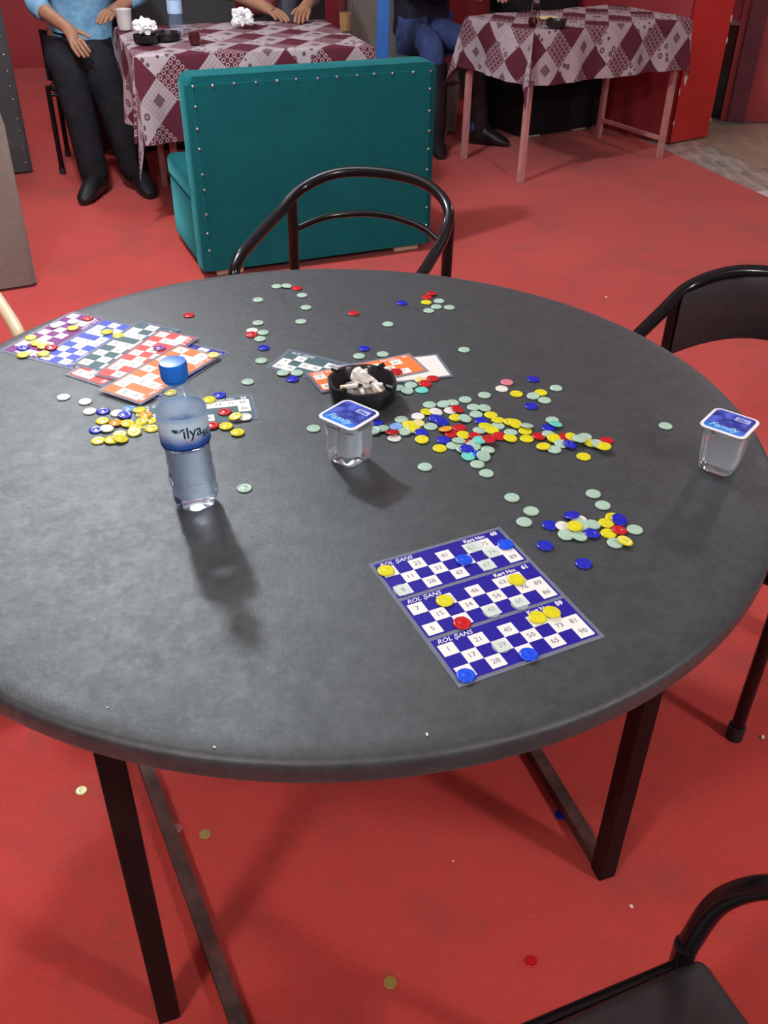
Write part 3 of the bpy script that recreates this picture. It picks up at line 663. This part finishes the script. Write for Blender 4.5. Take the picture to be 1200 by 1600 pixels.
# crumbs of litter on the carpet and tabletop
M_CRUMB = mat('white_crumb', (0.85, 0.82, 0.78), 0.7)
for (px, py, z, r_, lb) in ((986, 1417, 0, .0050, 'small white crumb on carpet near the right table leg'), (1191, 1153, 0, .0060, 'white scrap on carpet at the right edge'), (708, 1346, 0, .0025, 'tiny white crumb on carpet, middle bottom'),
                          (947, 465, 0, .006, 'white speck on carpet beyond the table, top right'), (168, 1106, TOP, .0016, 'tiny white crumb near the table rim, leftmost of three'), (335, 1168, TOP, .0018, 'tiny white crumb near the table rim, middle of three'), (667, 1148, TOP, .0022, 'tiny white crumb near the table rim, rightmost of three')):
    p = at(px, py, z); b = ball(r_, (0, 0, 0), (1, .6, .45), 8, 6)
    for v in b.verts: v.co *= random.uniform(.8, 1.2)
    o = obj('crumb', b, M_CRUMB); o.location = (p.x, p.y, z + r_ * .45); o.rotation_euler.z = random.uniform(0, 3); tag(o, lb, 'crumb', 'white crumbs')

# ---- water bottle
PET = mat('clear_pet', (0.42, 0.60, 0.95), 0.04, spec=0.9, Alpha=0.085)
WATER = mat('water', (0.84, 0.93, 1.0), 0.0, Transmission_Weight=1.0, IOR=1.33)
CAPB = mat('blue_cap', (0.010, 0.17, 0.72), 0.35)
def rib(a, z): return 1.0
bp0 = at(308, 786, TOP)
bt = thing('water_bottle', 'clear plastic water bottle with blue cap and paper label', 'bottle', (bp0.x, bp0.y, TOP), 0.0); bt.rotation_euler = (0, math.radians(-2.6), 0); bt.scale = (.98, .98, 1.05)
def bump_base(a, z): return 1 - (0.12 if z < .012 else 0.035 if z < .034 else 0.012 if z < .095 else 0.0) * (0.5 + 0.5 * math.cos(7 * a + z * 60))
out = [(0, .004), (.014, .003), (.025, .0), (.031, .004), (.0335, .014), (.0335, .022), (.0322, .030), (.0335, .040), (.0335, .050), (.0318, .060), (.0328, .070), (.0315, .082), (.0330, .094), (.0335, .100), (.0335, .138), (.0325, .146), (.0295, .156), (.0240, .168), (.0175, .178), (.0135, .184), (.0125, .188), (.0125, .196)]
inn = [(max(r - .0007, 0), z + (.0012 if i < 4 else 0)) for i, (r, z) in enumerate(out)]
obj('bottle_body', lathe(out + inn[::-1], 60, mod=bump_base), PET, bt)
obj('water_fill', lathe([(0, .0062)] + [(r - .0004, z + .001) for r, z in inn[1:13]] + [(0, inn[12][1] + .001)], 48, mod=bump_base), WATER, bt)
capo = obj('cap', lathe([(.0175, .187), (.0180, .190), (.0180, .206), (.0170, .2085), (.012, .2092), (0, .2092)], 60, mod=lambda a, z: 1 + (.012 * math.cos(30 * a) if .189 < z < .207 else 0)), CAPB, bt)
obj('cap_ring', lathe([(.0150, .1825), (.0154, .1835), (.0154, .1862), (.0150, .187), (.0130, .187), (.0130, .1825), (.0150, .1825)], 40), CAPB, capo)
# wrapped label
def label_mat():
    mt = mat('bottle_label', (0.75, 0.86, 0.95), 0.4); n = N(mt); sp = n.new('ShaderNodeSeparateXYZ'); n.link(n.obj(), sp.inputs[0]); z = sp.outputs[2]
    w1 = n.noise(n.obj(), 38, 3); zz = n.math('ADD', z, n.math('MULTIPLY', n.math('SUBTRACT', w1, 0.5), 0.018))
    f = n.ramp(zz, 0.106, 0.121); c = n.mix(f, (0.06, 0.20, 0.60), (0.80, 0.90, 0.96))
    c = n.mix(n.ramp(zz, 0.136, 0.146), c, (0.48, 0.70, 0.90)); c = n.mix(n.math('LESS_THAN', z, 0.1022), c, (0.01, 0.03, 0.28))
    n.link(c, n.b.inputs['Base Color'])
    tr = n.new('ShaderNodeBsdfTranslucent'); n.link(c, tr.inputs[0]); mx = n.new('ShaderNodeMixShader'); mx.inputs[0].default_value = 0.5
    n.link(n.b.outputs[0], mx.inputs[1]); n.link(tr.outputs[0], mx.inputs[2]); n.link(mx.outputs[0], n.t.nodes['Material Output'].inputs[0]); return mt
LR = .0341
lab = obj('label', lathe([(LR, .1), (LR, .1445), (LR + .0002, .1445), (LR + .0002, .1), (LR, .1)], 64), label_mat(), bt)
def wrap(bm, ang0, z0_, R=LR + .0004):
    for v in bm.verts:
        a = ang0 + v.co.x / R; zz = z0_ + v.co.y; v.co = Vector((R * math.cos(a), R * math.sin(a), zz))
    return bm
face = math.atan2(-bp0.y, -bp0.x) + 0.15
b = bmesh.new(); add_text(b, 'ilya', 0.0215, 0.003, 0.002, 0, bold=.0003); add_text(b, 'su', 0.0175, 0.0245, -0.0045, 0, bold=.0004)
bmesh.ops.subdivide_edges(b, edges=[e for e in b.edges if e.calc_length() > .004], cuts=2)
obj('lettering', wrap(b, face + .10, .1225), mat('label_ink', (0.02, 0.035, 0.06), .4), lab, smooth=False)
b = bmesh.new(); pts = [(math.cos(t) * .0080 * (1 + .3 * math.cos(t)), math.sin(t) * .0026 + .0022 * math.cos(t) ** 2) for t in [i * 2 * math.pi / 16 for i in range(16)]]
b.faces.new([b.verts.new((x, y, 0)) for x, y in pts]); obj('leaf_mark', wrap(b, face - .46, .1285), mat('label_leaf', (0.01, 0.05, 0.10), .4), lab, smooth=False)
b = bmesh.new(); L0 = None
for i in range(25):
    x = -.014 + .03 * i / 24; y = .0016 * math.sin(i * .5); a_, c_ = b.verts.new((x, y, 0)), b.verts.new((x, y + .0009, 0))
    if L0: b.faces.new((L0[0], a_, c_, L0[1]))
    L0 = (a_, c_)
obj('wave_line', wrap(b, face + .12, .1135), mat('label_pink', (0.75, 0.35, 0.40), .4), lab, smooth=False)

# ---- foil-lidded water cups
CUPM = mat('clear_cup', (0.82, 0.86, 0.92), 0.06, spec=0.9, Alpha=0.26)
def lid_mat():
    mt = mat('blue_foil', (0.03, 0.06, 0.6), 0.4, spec=0.35); n = N(mt); v = n.obj()
    f = n.ramp(n.noise(v, 60, 4), 0.42, 0.62); c = n.mix(f, (0.006, 0.012, 0.24), (0.07, 0.12, 0.62))
    sp = n.new('ShaderNodeSeparateXYZ'); n.link(v, sp.inputs[0]); g = n.ramp(sp.outputs[1], -.012, -.028)
    n.link(n.mix(g, c, (0.02, 0.22, 0.85)), n.b.inputs['Base Color']); return mt
M_LID = lid_mat(); M_RIM = mat('white_lid_rim', (0.85, 0.88, 0.92), 0.3)
def rsq(h, rad, n=6):
    pts = []
    for qx, qy, a0 in ((1, 1, 0), (-1, 1, 90), (-1, -1, 180), (1, -1, 270)):
        for i in range(n + 1):
            a = math.radians(a0 + 90 * i / n); pts.append((qx * (h - rad) + rad * math.cos(a), qy * (h - rad) + rad * math.sin(a)))
    return pts
def loft(rings, bm=None):
    bm = bm or bmesh.new(); V = [[bm.verts.new((x, y, z)) for x, y in pts] for pts, z in rings]; n = len(V[0])
    for A, B in zip(V, V[1:]):
        for i in range(n): bm.faces.new((A[i], A[(i + 1) % n], B[(i + 1) % n], B[i]))
    bm.faces.new(V[0][::-1]); bm.faces.new(V[-1]); return bm
def water_cup(label, px, py, ang):
    p = at(px, py, TOP); t = thing('water_cup', label, 'water cup', (p.x, p.y, TOP), ang, 'foil-lidded water cups'); t.scale = (1, 1, 1.12)
    obj('cup_body', loft([(rsq(.021, .008), .0), (rsq(.0245, .009), .004), (rsq(.0268, .010), .020), (rsq(.0282, .010), .048), (rsq(.0290, .011), .064), (rsq(.0300, .011), .0655), (rsq(.0300, .011), .068)]), CUPM, t)
    obj('water_fill', loft([(rsq(.020, .008), .001), (rsq(.0235, .009), .005), (rsq(.0258, .010), .020), (rsq(.0272, .010), .048), (rsq(.0276, .010), .056)]), WATER, t)
    lid = obj('lid', loft([(rsq(.0345, .012), .0680), (rsq(.0348, .012), .0686), (rsq(.0345, .012), .0694), (rsq(.0325, .010), .0697)]), M_RIM, t)
    obj('lid_print', loft([(rsq(.0300, .007), .06985), (rsq(.0298, .007), .0702)]), M_LID, lid)
    b = bmesh.new(); add_text(b, 'Family', .0165, -.002, -.0195, .0703, shear=.3, bold=.0002); obj('lid_lettering', b, mat('lid_ink', (0.35, 0.75, 0.95), .4), lid, smooth=False, recalc=False)
    b = bmesh.new(); quad(b, .002, .024, .011, .022, .07025); obj('lid_panel', b, mat('lid_panel', (0.42, 0.52, 0.85), .4), lid, smooth=False, recalc=False)
    b = bmesh.new(); quad(b, .005, .021, .0135, .016, .0704); quad(b, .005, .015, .018, .0195, .0704); obj('lid_small_print', b, TCOL['navy'], lid, smooth=False, recalc=False)
    return t
water_cup('water cup with blue foil lid in front of the ashtray', 546, 718, math.radians(-38))
water_cup('water cup with blue foil lid near the right rim', 1122, 731, math.radians(-38))

# ---- ashtray
ap = at(566, 622, TOP)
ASH = mat('black_ashtray', (0.012, 0.012, 0.014), 0.28)
ash = thing('ashtray', 'black octagonal ashtray heaped with cigarette butts on the round table', 'ashtray', (ap.x, ap.y, TOP), .2); ash.scale = (1.1, 1.1, 1.05)
def octa(r, k=0.0): return [(r * math.cos(math.radians(45 * i + 22.5 + d)), r * math.sin(math.radians(45 * i + 22.5 + d))) for i in range(8) for d in (-6, 6)]
b = bmesh.new(); rings = [(octa(.044), 0), (octa(.050), .004), (octa(.0535), .030), (octa(.0525), .033), (octa(.0475), .033), (octa(.0455), .030), (octa(.040), .008), (octa(.036), .006)]
loft(rings, b); obj('bowl', b, ASH, ash)
for i in range(4):
    a = math.radians(45 + 90 * i); r_ = obj('cigarette_rest', tube([(.044 * math.cos(a), .044 * math.sin(a), .0345), (.056 * math.cos(a), .056 * math.sin(a), .0345)], .0042, 8), ASH, ash)
b = lathe([(0, .006), (.036, .0062), (.038, .010), (.03, .016), (.018, .019), (0, .020)], 24)
for v in b.verts: v.co.z += random.uniform(-.002, .002)
obj('ash_heap', b, noisy('grey_ash', (0.42, 0.40, 0.38), (0.18, 0.17, 0.17), 120, .95), ash)['kind'] = 'stuff'
BUTT = mat('cigarette_paper', (0.86, 0.84, 0.80), .7); FILT = mat('filter_paper', (0.80, 0.62, 0.38), .7); BURN = mat('burnt_tip', (0.03, 0.028, 0.026), .9)
rb = random.Random(5)
for i in range(15):
    a = rb.uniform(0, 6.28); rr = rb.uniform(0.0, .026); L = rb.uniform(.022, .034); d = rb.uniform(0, 6.28); el = rb.uniform(-.1, .45); z = .020 + rb.uniform(0, .010) + (.004 if rr < .012 else 0)
    c = Vector((ap.x + rr * math.cos(a), ap.y + rr * math.sin(a), TOP + z)); dv = Vector((math.cos(d) * math.cos(el), math.sin(d) * math.cos(el), math.sin(el))) * L / 2
    o = thing('cigarette_butt', 'white cigarette butt in the black ashtray', 'cigarette butt', c, 0, 'cigarette butts in the ashtray')
    obj('paper', tube([-dv, dv * .62], .0038, 10), BUTT, o); obj('burnt_end', tube([dv * .62, dv * .95], [.0037, .0028], 10), BURN if i % 3 == 0 else BUTT, o); 
    if i % 4 == 0: obj('filter', tube([-dv * 1.5, -dv], .0039, 10), FILT, o)
b = ball(.016, (0, 0, 0), (1, .9, .8), 12, 8)
for v in b.verts: v.co *= rb.uniform(.75, 1.2)
o = obj('crumpled_paper', b, BUTT, smooth=False); o.location = (ap.x - .004, ap.y + .008, TOP + .038); tag(o, 'crumpled white paper on the butts in the ashtray', 'paper')

# ================================================================ things on the far tables
def napkin(label, p, r_, seed):
    rn = random.Random(seed); b = bmesh.new(); bmesh.ops.create_icosphere(b, subdivisions=3, radius=r_)
    for v in b.verts:
        k = 1 + .35 * math.sin(v.co.x / r_ * 5 + seed) * math.sin(v.co.y / r_ * 6) + rn.uniform(-.16, .16); v.co *= k; v.co.z *= .72
    mz = min(v.co.z for v in b.verts)
    o = obj('crumpled_napkin', b, mat('white_tissue', (0.93, 0.93, 0.93), .9), smooth=False); o.location = (p.x, p.y, p.z - mz + .001); tag(o, label, 'napkin', 'crumpled white napkins'); return o
CZ = 0.7555
def ground(px, py): p = at(px, py, CZ); return p
def dark_ashtray(label, px, py, r_=.055):
    p = ground(px, py); t = thing('ashtray', label, 'ashtray', (p.x, p.y, CZ), 0, 'ashtrays on the far tables')
    obj('bowl', lathe([(0, 0), (r_ * .8, 0), (r_, .006), (r_ * 1.05, .034), (r_ * .97, .034), (r_ * .85, .012), (0, .010)], 28), ASH, t)
    for i in range(3):
        a = i * 2.1; obj('cigarette_rest', tube([(r_ * .85 * math.cos(a), r_ * .85 * math.sin(a), .034), (r_ * 1.08 * math.cos(a), r_ * 1.08 * math.sin(a), .034)], .005, 8), ASH, t)
    return p
p = dark_ashtray('dark ashtray holding a napkin at the left of the far table', 229, 67); napkin('crumpled white napkin in the dark ashtray on the left table', Vector((p.x, p.y, CZ + .03)), .042, 3)
dark_ashtray('empty dark ashtray left of the far bottle', 262, 63, .06)
p = ground(380, 42); napkin('large crumpled white napkin in the middle of the far table', p, .052, 8)
GLASS = mat('thin_glass', (0.96, 0.97, 0.97), .02, Transmission_Weight=1.0, IOR=1.15)
def tea_glass(label, px, py, h_, r_, col, fill=.8, group='drinking glasses on the far tables', saucer=True):
    p = ground(px, py); t = thing('tea_glass', label, 'glass', (p.x, p.y, CZ), 0, group)
    sh = [(0, .003), (r_ * .72, .0), (r_ * .80, h_ * .10), (r_ * .95, h_ * .25), (r_ * .74, h_ * .58), (r_ * .92, h_ * .95), (r_ * .95, h_)] if saucer else [(0, .003), (r_ * .75, 0), (r_ * .8, h_ * .2), (r_ * .9, h_ * .6), (r_, h_)]
    obj('glass', lathe(sh + [(max(r - .0015, 0), z) for r, z in sh[::-1]], 28), GLASS, t)
    fl = [(0, .005)] + [(r * .93, z + .002) for r, z in sh[1:] if z <= h_ * fill] + [(0, max(z for r, z in sh if z <= h_ * fill) + .002)]
    obj('drink', lathe(fl, 24), col, t); return t
TEA = mat('dark_tea', (0.10, 0.012, 0.012), .15); LATTE = mat('milky_coffee', (0.42, 0.24, 0.10), .4)
tea_glass('small tulip glass of dark tea on the left table', 305, 70, .085, .030, TEA, .9)
tea_glass('tall glass of milky coffee at the right end of the left table', 540, 48, .13, .036, LATTE, .9, saucer=False)
tea_glass('small glass of dark tea on the right table', 832, 40, .06, .028, TEA, .9)
# translucent plastic tumbler
p = ground(196, 46); t = thing('plastic_tumbler', 'milky plastic tumbler on the left corner of the far table', 'tumbler', (p.x, p.y, CZ))
sh = [(0, .002), (.030, 0), (.034, .02), (.039, .085), (.0405, .088)]
obj('cup', lathe(sh + [(max(r - .0015, 0), z + .001) for r, z in sh[::-1]], 28), mat('milky_plastic', (0.80, 0.74, 0.72), .4, Transmission_Weight=.25), t)
# far bottle
p = ground(277, 56); t = thing('water_bottle', 'clear water bottle with pale blue label on the far left table', 'bottle', (p.x, p.y, CZ))
obj('bottle_body', lathe([(r, z) for r, z in out] + inn[::-1], 36), PET, t)
lb_ = obj('label', lathe([(LR, .096), (LR, .150), (LR + .0003, .150), (LR + .0003, .096), (LR, .096)], 36), mat('pale_blue_label', (0.45, 0.62, 0.85), .5), t)
obj('cap', lathe([(.0148, .187), (.0152, .206), (.012, .2092), (0, .2092)], 28), CAPB, t)
# right table: dish and seeds
p = dark_ashtray('dark ashtray on the right table beside the yellow peel', 868, 42, .05)
p = ground(872, 33); b = bmesh.new()
rp = random.Random(4)
for i in range(7):
    a = i * .9; c = Vector((.05 * math.cos(a) * rp.uniform(.3, 1), .035 * math.sin(a), .006 + .006 * rp.random())); ball(.016, c, (1.6, .8, .4), 8, 5, b)
o = obj('fruit_peel', b, mat('yellow_peel', (0.75, 0.62, 0.30), .6)); o.location = (p.x - .03, p.y + .04, CZ); tag(o, 'heap of pale yellow peel on the right table', 'peel', kind='stuff')
o = thing('salt_shaker', 'small clear salt shaker behind the tea glass on the right table', 'shaker', (ground(836, 22).x, ground(836, 22).y, CZ))
obj('glass', lathe([(0, 0), (.02, 0), (.022, .03), (.018, .055), (0, .055)], 20), GLASS, o); obj('lid', lathe([(.019, .055), (.019, .068), (.012, .075), (0, .076)], 20), M_STUD, o)

# ================================================================ people
SKIN = noisy('skin', (0.40, 0.20, 0.12), (0.34, 0.16, 0.095), 30, .55)
HAIR = mat('dark_hair', (0.02, 0.016, 0.014), .6)
def skinned(name, V, E, material, parent, sub=2):
    """V: name -> (x, y, z, radius[, radius2]); grown with the Skin modifier into one surface"""
    keys = list(V); me = bpy.data.meshes.new(name)
    me.from_pydata([V[k][:3] for k in keys], [(keys.index(a), keys.index(b)) for a, b in E], [])
    o = bpy.data.objects.new(name, me); COL.objects.link(o)
    sk = o.modifiers.new('skin', 'SKIN'); sk.use_smooth_shade = True
    for i, k in enumerate(keys):
        d = me.skin_vertices[0].data[i]; r_ = V[k]; d.radius = (r_[3], r_[4] if len(r_) > 4 else r_[3]); d.use_root = (i == 0)
    ss = o.modifiers.new('sub', 'SUBSURF'); ss.levels = sub; ss.render_levels = sub
    dg = bpy.context.evaluated_depsgraph_get(); m2 = bpy.data.meshes.new_from_object(o.evaluated_get(dg)); bpy.data.objects.remove(o)
    m2.name = name; m2.materials.clear(); m2.materials.append(material); m2.shade_smooth()
    q = bpy.data.objects.new(name, m2); COL.objects.link(q); q.parent = parent; return q
def chain(*names): return list(zip(names, names[1:]))
def hand_verts(V, E, tag_, wrist, dirv, side, up, s=1.0, curl=0.35):
    """palm and five fingers growing from the wrist; dirv along the fingers, side towards the thumb"""
    w_ = Vector(wrist); d = Vector(dirv).normalized(); sd = Vector(side).normalized(); u_ = Vector(up).normalized()
    palm = w_ + d * .045 * s; kn = w_ + d * .085 * s
    V[tag_ + 'palm'] = (*palm, .034 * s, .017 * s); E.append((tag_ + 'wrist', tag_ + 'palm'))
    lens = (.070, .080, .074, .058)
    for i in range(4):
        off = sd * (.030 - .020 * i) * s; b0 = kn + off; k = 'f%d' % i
        p1 = b0 + (d * math.cos(curl * .5) - u_ * math.sin(curl * .5)) * lens[i] * .5 * s
        p2 = p1 + (d * math.cos(curl * 1.6) - u_ * math.sin(curl * 1.6)) * lens[i] * .5 * s
        V[tag_ + k + 'a'] = (*b0, .0105 * s); V[tag_ + k + 'b'] = (*p1, .0092 * s); V[tag_ + k + 'c'] = (*p2, .0078 * s)
        E += [(tag_ + 'palm', tag_ + k + 'a'), (tag_ + k + 'a', tag_ + k + 'b'), (tag_ + k + 'b', tag_ + k + 'c')]
    t0 = w_ + d * .035 * s + sd * .032 * s; t1 = t0 + (d * .7 + sd * .6).normalized() * .035 * s - u_ * .006; t2 = t1 + (d * .9 + sd * .3).normalized() * .030 * s - u_ * .006
    V[tag_ + 'ta'] = (*t0, .0125 * s); V[tag_ + 'tb'] = (*t1, .0105 * s); V[tag_ + 'tc'] = (*t2, .0085 * s)
    E += [(tag_ + 'palm', tag_ + 'ta'), (tag_ + 'ta', tag_ + 'tb'), (tag_ + 'tb', tag_ + 'tc')]
def head_bits(par, c, face, hair_m=HAIR):
    """eyes, ears, nose and hair round a head centre"""
    f = Vector((face[0], face[1], 0)).normalized(); s_ = Vector((f.y, -f.x, 0)); u_ = Vector((0, 0, 1))
    for k in (-1, 1):
        obj('eye', ball(.012, c + f * .083 + s_ * .033 * k + u_ * .005, (1, 1, .7), 10, 8), mat('eye_white', (0.5, 0.45, 0.42), .3), par)
        obj('ear', ball(.03, c + s_ * .080 * k - u_ * .005, (.5, .5, 1), 10, 8), SKIN, par)
    obj('nose', tube([c + f * .085 + u_ * .012, c + f * .108 - u_ * .022, c + f * .085 - u_ * .028], [.008, .015, .010], 10), SKIN, par)
    obj('mouth', tube([c + f * .088 - s_ * .024 - u_ * .052, c + f * .095 - u_ * .052, c + f * .088 + s_ * .024 - u_ * .052], .006, 8), mat('lips', (0.35, 0.12, 0.10), .5), par)
    obj('hair', ball(.104, c - f * .022 + u_ * .028, (.88, 1.0, 1.02), 20, 14), hair_m, par)
def shoe(par, ankle, toe_dir, m, L=.27):
    d = Vector((toe_dir[0], toe_dir[1], 0)).normalized(); a = Vector((ankle[0], ankle[1], 0)); s_ = Vector((d.y, -d.x, 0)); bm = bmesh.new(); rings = []
    for t, w_, h_ in ((-.26, .024, .055), (-.22, .040, .105), (-.05, .046, .140), (.15, .047, .130), (.40, .048, .085), (.60, .043, .055), (.72, .020, .034)):
        c = a + d * (t * L); ring = []
        for k in range(12):
            an = 2 * math.pi * k / 12; x = math.cos(an) * w_; z = .5 * h_ * (1 + math.sin(an)) if math.sin(an) > -.6 else 0.0
            ring.append(bm.verts.new(c + s_ * x + Vector((0, 0, max(z, 0.001)))))
        rings.append(ring)
    for A, B in zip(rings, rings[1:]):
        for k in range(12): bm.faces.new((A[k], A[(k + 1) % 12], B[(k + 1) % 12], B[k]))
    bm.faces.new(rings[0][::-1]); bm.faces.new(rings[-1]); return obj('shoe', bm, m, par)
def person(label, J, face, shirt, trousers, shoes, sleeve='long', hands=None, group='people seated at the far tables', shaded_shins=False, baggy=1.0):
    """J: joint positions in world space; body is one surface, clothes are its children"""
    t = thing('person', label, 'person', (0, 0, 0), 0, group)
    V = {}; E = []
    def put(k, r_, r2=None): V[k] = (*J[k], r_) if r2 is None else (*J[k], r_, r2)
    put('hip', .145, .11); put('belly', .15, .11); put('chest', .165, .115); put('neck', .058); put('head', .088, .098)
    V['crown'] = (J['head'][0], J['head'][1], J['head'][2] + .07, .07, .08)
    E += chain('hip', 'belly', 'chest', 'neck', 'head', 'crown')
    for s_ in 'LR':
        put('sh' + s_, .062); put('el' + s_, .045); put('wr' + s_, .030); E += [('chest', 'sh' + s_), ('sh' + s_, 'el' + s_), ('el' + s_, 'wr' + s_)]
        put('th' + s_, .088); put('kn' + s_, .060); put('an' + s_, .042); E += [('hip', 'th' + s_), ('th' + s_, 'kn' + s_), ('kn' + s_, 'an' + s_)]
        V['ft' + s_] = (J['an' + s_][0] + J['toe' + s_][0] * .12, J['an' + s_][1] + J['toe' + s_][1] * .12, .035, .032); E.append(('an' + s_, 'ft' + s_))
        h = (hands or {}).get(s_)
        V[s_ + 'wrist'] = V.pop('wr' + s_); E = [tuple((s_ + 'wrist') if x == 'wr' + s_ else x for x in e_) for e_ in E]
        d = h or ((Vector(J['wr' + s_]) - Vector(J['el' + s_])), Vector((face[1], -face[0], 0)) * (1 if s_ == 'L' else -1), (0, 0, 1))
        hand_verts(V, E, s_, J['wr' + s_], *d)
    skinned('body', V, E, SKIN, t)
    head_bits(t, Vector(J['head']) + Vector((0, 0, .02)), face)
    # shirt
    S = {'belly00': (*(Vector(J['hip']) + Vector((0, 0, -.05))), .19, .16), 'belly0': (*(Vector(J['hip']) + Vector((0, 0, .05))), .19, .155), 'belly': (*J['belly'], .172, .132), 'chest': (*J['chest'], .185, .135), 'nk': (*(Vector(J['chest']).lerp(Vector(J['neck']), .55)), .095)}; SE = chain('belly00', 'belly0', 'belly', 'chest', 'nk')
    for s_ in 'LR':
        S['sh' + s_] = (*J['sh' + s_], .080); S['el' + s_] = (*J['el' + s_], .062); SE += [('chest', 'sh' + s_), ('sh' + s_, 'el' + s_)]
        e_ = Vector(J['el' + s_]).lerp(Vector(J['wr' + s_]), .80 if sleeve == 'long' or (s_ == 'L' and sleeve == 'three') else (.35 if sleeve == 'three' else .12)); S['cuff' + s_] = (*e_, .048); SE.append(('el' + s_, 'cuff' + s_))
    skinned('shirt', S, SE, shirt, t)
    T = {'hip': (*J['hip'], .160, .125)}; TE = []
    for s_ in 'LR':
        T['th' + s_] = (*J['th' + s_], .105); T['mid' + s_] = (*(Vector(J['th' + s_]).lerp(Vector(J['kn' + s_]), .6)), .090 * baggy); T['kn' + s_] = (*J['kn' + s_], .080 * baggy); T['calf' + s_] = (*(Vector(J['kn' + s_]).lerp(Vector(J['an' + s_]), .45)), .070 * baggy)
        a_ = Vector(J['an' + s_]); T['hem' + s_] = (a_.x, a_.y, a_.z - .075, .066 * baggy); TE += [('hip', 'th' + s_)] + chain('th' + s_, 'mid' + s_, 'kn' + s_, 'calf' + s_, 'hem' + s_)
    skinned('trousers', T, TE, trousers, t)
    if shaded_shins:  # black tubes over the shins paint in the shade below the table
        for s_ in 'LR':
            k_, a_ = Vector(J['kn' + s_]), Vector(J['an' + s_])
            obj('shin_shade', tube([k_.lerp(a_, .22), k_.lerp(a_, .5), k_.lerp(a_, .85), Vector((a_.x, a_.y, .05))], [.088, .082, .07, .058], 16), shoes, t)
    for s_ in 'LR':
        a_ = Vector(J['an' + s_]); k_ = Vector(J['kn' + s_]).lerp(a_, .70)
        obj('sock', tube([k_, a_, Vector((a_.x, a_.y, .05))], [.055, .056, .055], 14), BLACKC, t)
    for s_ in 'LR': shoe(t, J['an' + s_], J['toe' + s_], shoes)
    return t
def crumple(name, c1, c2, sc=14):
    mt = noisy(name, c1, c2, sc, .85, .35, .65, bump=.7, bdist=.02, bscale=sc * .9, spec=.2); return mt
DENIM_L = crumple('pale_denim', (0.14, 0.31, 0.50), (0.26, 0.47, 0.66)); BLACKC = crumple('black_cloth', (0.010, 0.010, 0.014), (0.018, 0.017, 0.022)); JEANS = crumple('blue_jeans', (0.040, 0.060, 0.17), (0.055, 0.08, 0.21), 20)
PINKT = crumple('rose_shirt', (0.55, 0.10, 0.15), (0.65, 0.16, 0.2)); NAVYJ = crumple('navy_jacket', (0.018, 0.015, 0.028), (0.03, 0.025, 0.04)); GREYT = crumple('grey_trousers', (0.12, 0.13, 0.17), (0.16, 0.17, 0.22))
M_SHOE = mat('black_shoe', (0.010, 0.010, 0.013), .4)
person('person in pale blue denim shirt and black trousers, hand on knee', dict(
    hip=(-1.66, 5.52, .56), belly=(-1.66, 5.55, .74), chest=(-1.64, 5.52, 1.02), neck=(-1.63, 5.46, 1.22), head=(-1.62, 5.42, 1.38),
    shR=(-1.80, 5.48, 1.10), elR=(-1.775, 5.24, .83), wrR=(-1.555, 4.99, .765), shL=(-1.42, 5.56, 1.10), elL=(-1.27, 5.44, .88), wrL=(-1.36, 5.26, .83),
    thR=(-1.74, 5.42, .56), knR=(-1.60, 5.02, .625), anR=(-1.515, 4.93, .11), thL=(-1.58, 5.44, .55), knL=(-1.455, 5.06, .60), anL=(-1.32, 5.03, .11), toeR=(-.15, -1, 0), toeL=(.5, -.85, 0)),
    (0.3, -0.95), DENIM_L, BLACKC, M_SHOE, 'three', baggy=1.2, hands={'R': ((0.45, -0.45, -0.52), (0.55, 0.6, 0.35), (-.2, -.75, .55))})
person('person in grey and rose leaning an arm on the far left table', dict(
    hip=(-.72, 6.02, .54), belly=(-.72, 6.02, .74), chest=(-.71, 5.97, 1.02), neck=(-.70, 5.92, 1.22), head=(-.69, 5.88, 1.38),
    shR=(-.90, 5.92, 1.10), elR=(-.90, 5.66, .87), wrR=(-.68, 5.50, .81), shL=(-.51, 5.98, 1.10), elL=(-.40, 5.80, .90), wrL=(-.45, 5.50, .82),
    thR=(-.80, 5.92, .54), knR=(-.80, 5.62, .57), anR=(-.82, 5.58, .11), thL=(-.63, 5.95, .54), knL=(-.52, 5.68, .57), anL=(-.5, 5.64, .11), toeR=(-.1, -1, 0), toeL=(.1, -1, 0)),
    (0.15, -1), GREYT, GREYT, M_SHOE, 'three')
skinned('rose_top', {'a': (-.76, 5.83, .72, .13, .12), 'b': (-.76, 5.80, .98, .14, .13), 'c': (-.74, 5.84, 1.14, .08)}, chain('a', 'b', 'c'), PINKT, bpy.data.objects['person.001'])
person('person in dark jacket and blue jeans beside the right table', dict(
    hip=(.17, 6.42, .55), belly=(.17, 6.44, .74), chest=(.18, 6.40, 1.02), neck=(.19, 6.35, 1.22), head=(.20, 6.31, 1.38),
    shR=(-.01, 6.36, 1.10), elR=(.06, 6.16, .86), wrR=(.34, 6.02, .84), shL=(.38, 6.42, 1.10), elL=(.48, 6.24, .88), wrL=(.56, 6.02, .85),
    thR=(.13, 6.32, .56), knR=(.22, 5.95, .58), anR=(.26, 5.90, .11), thL=(.27, 6.36, .56), knL=(.44, 6.10, .58), anL=(.54, 6.10, .11), toeR=(.2, -1, 0), toeL=(.9, -.3, 0)),
    (0.3, -0.95), NAVYJ, JEANS, M_SHOE, 'long', shaded_shins=True)
tube_chair('metal_chair', 'dark chair under the person in pale denim', (-1.66, 5.66), (0.2, -0.98), M_BLACK, True, zpost=0.70, arms=False)
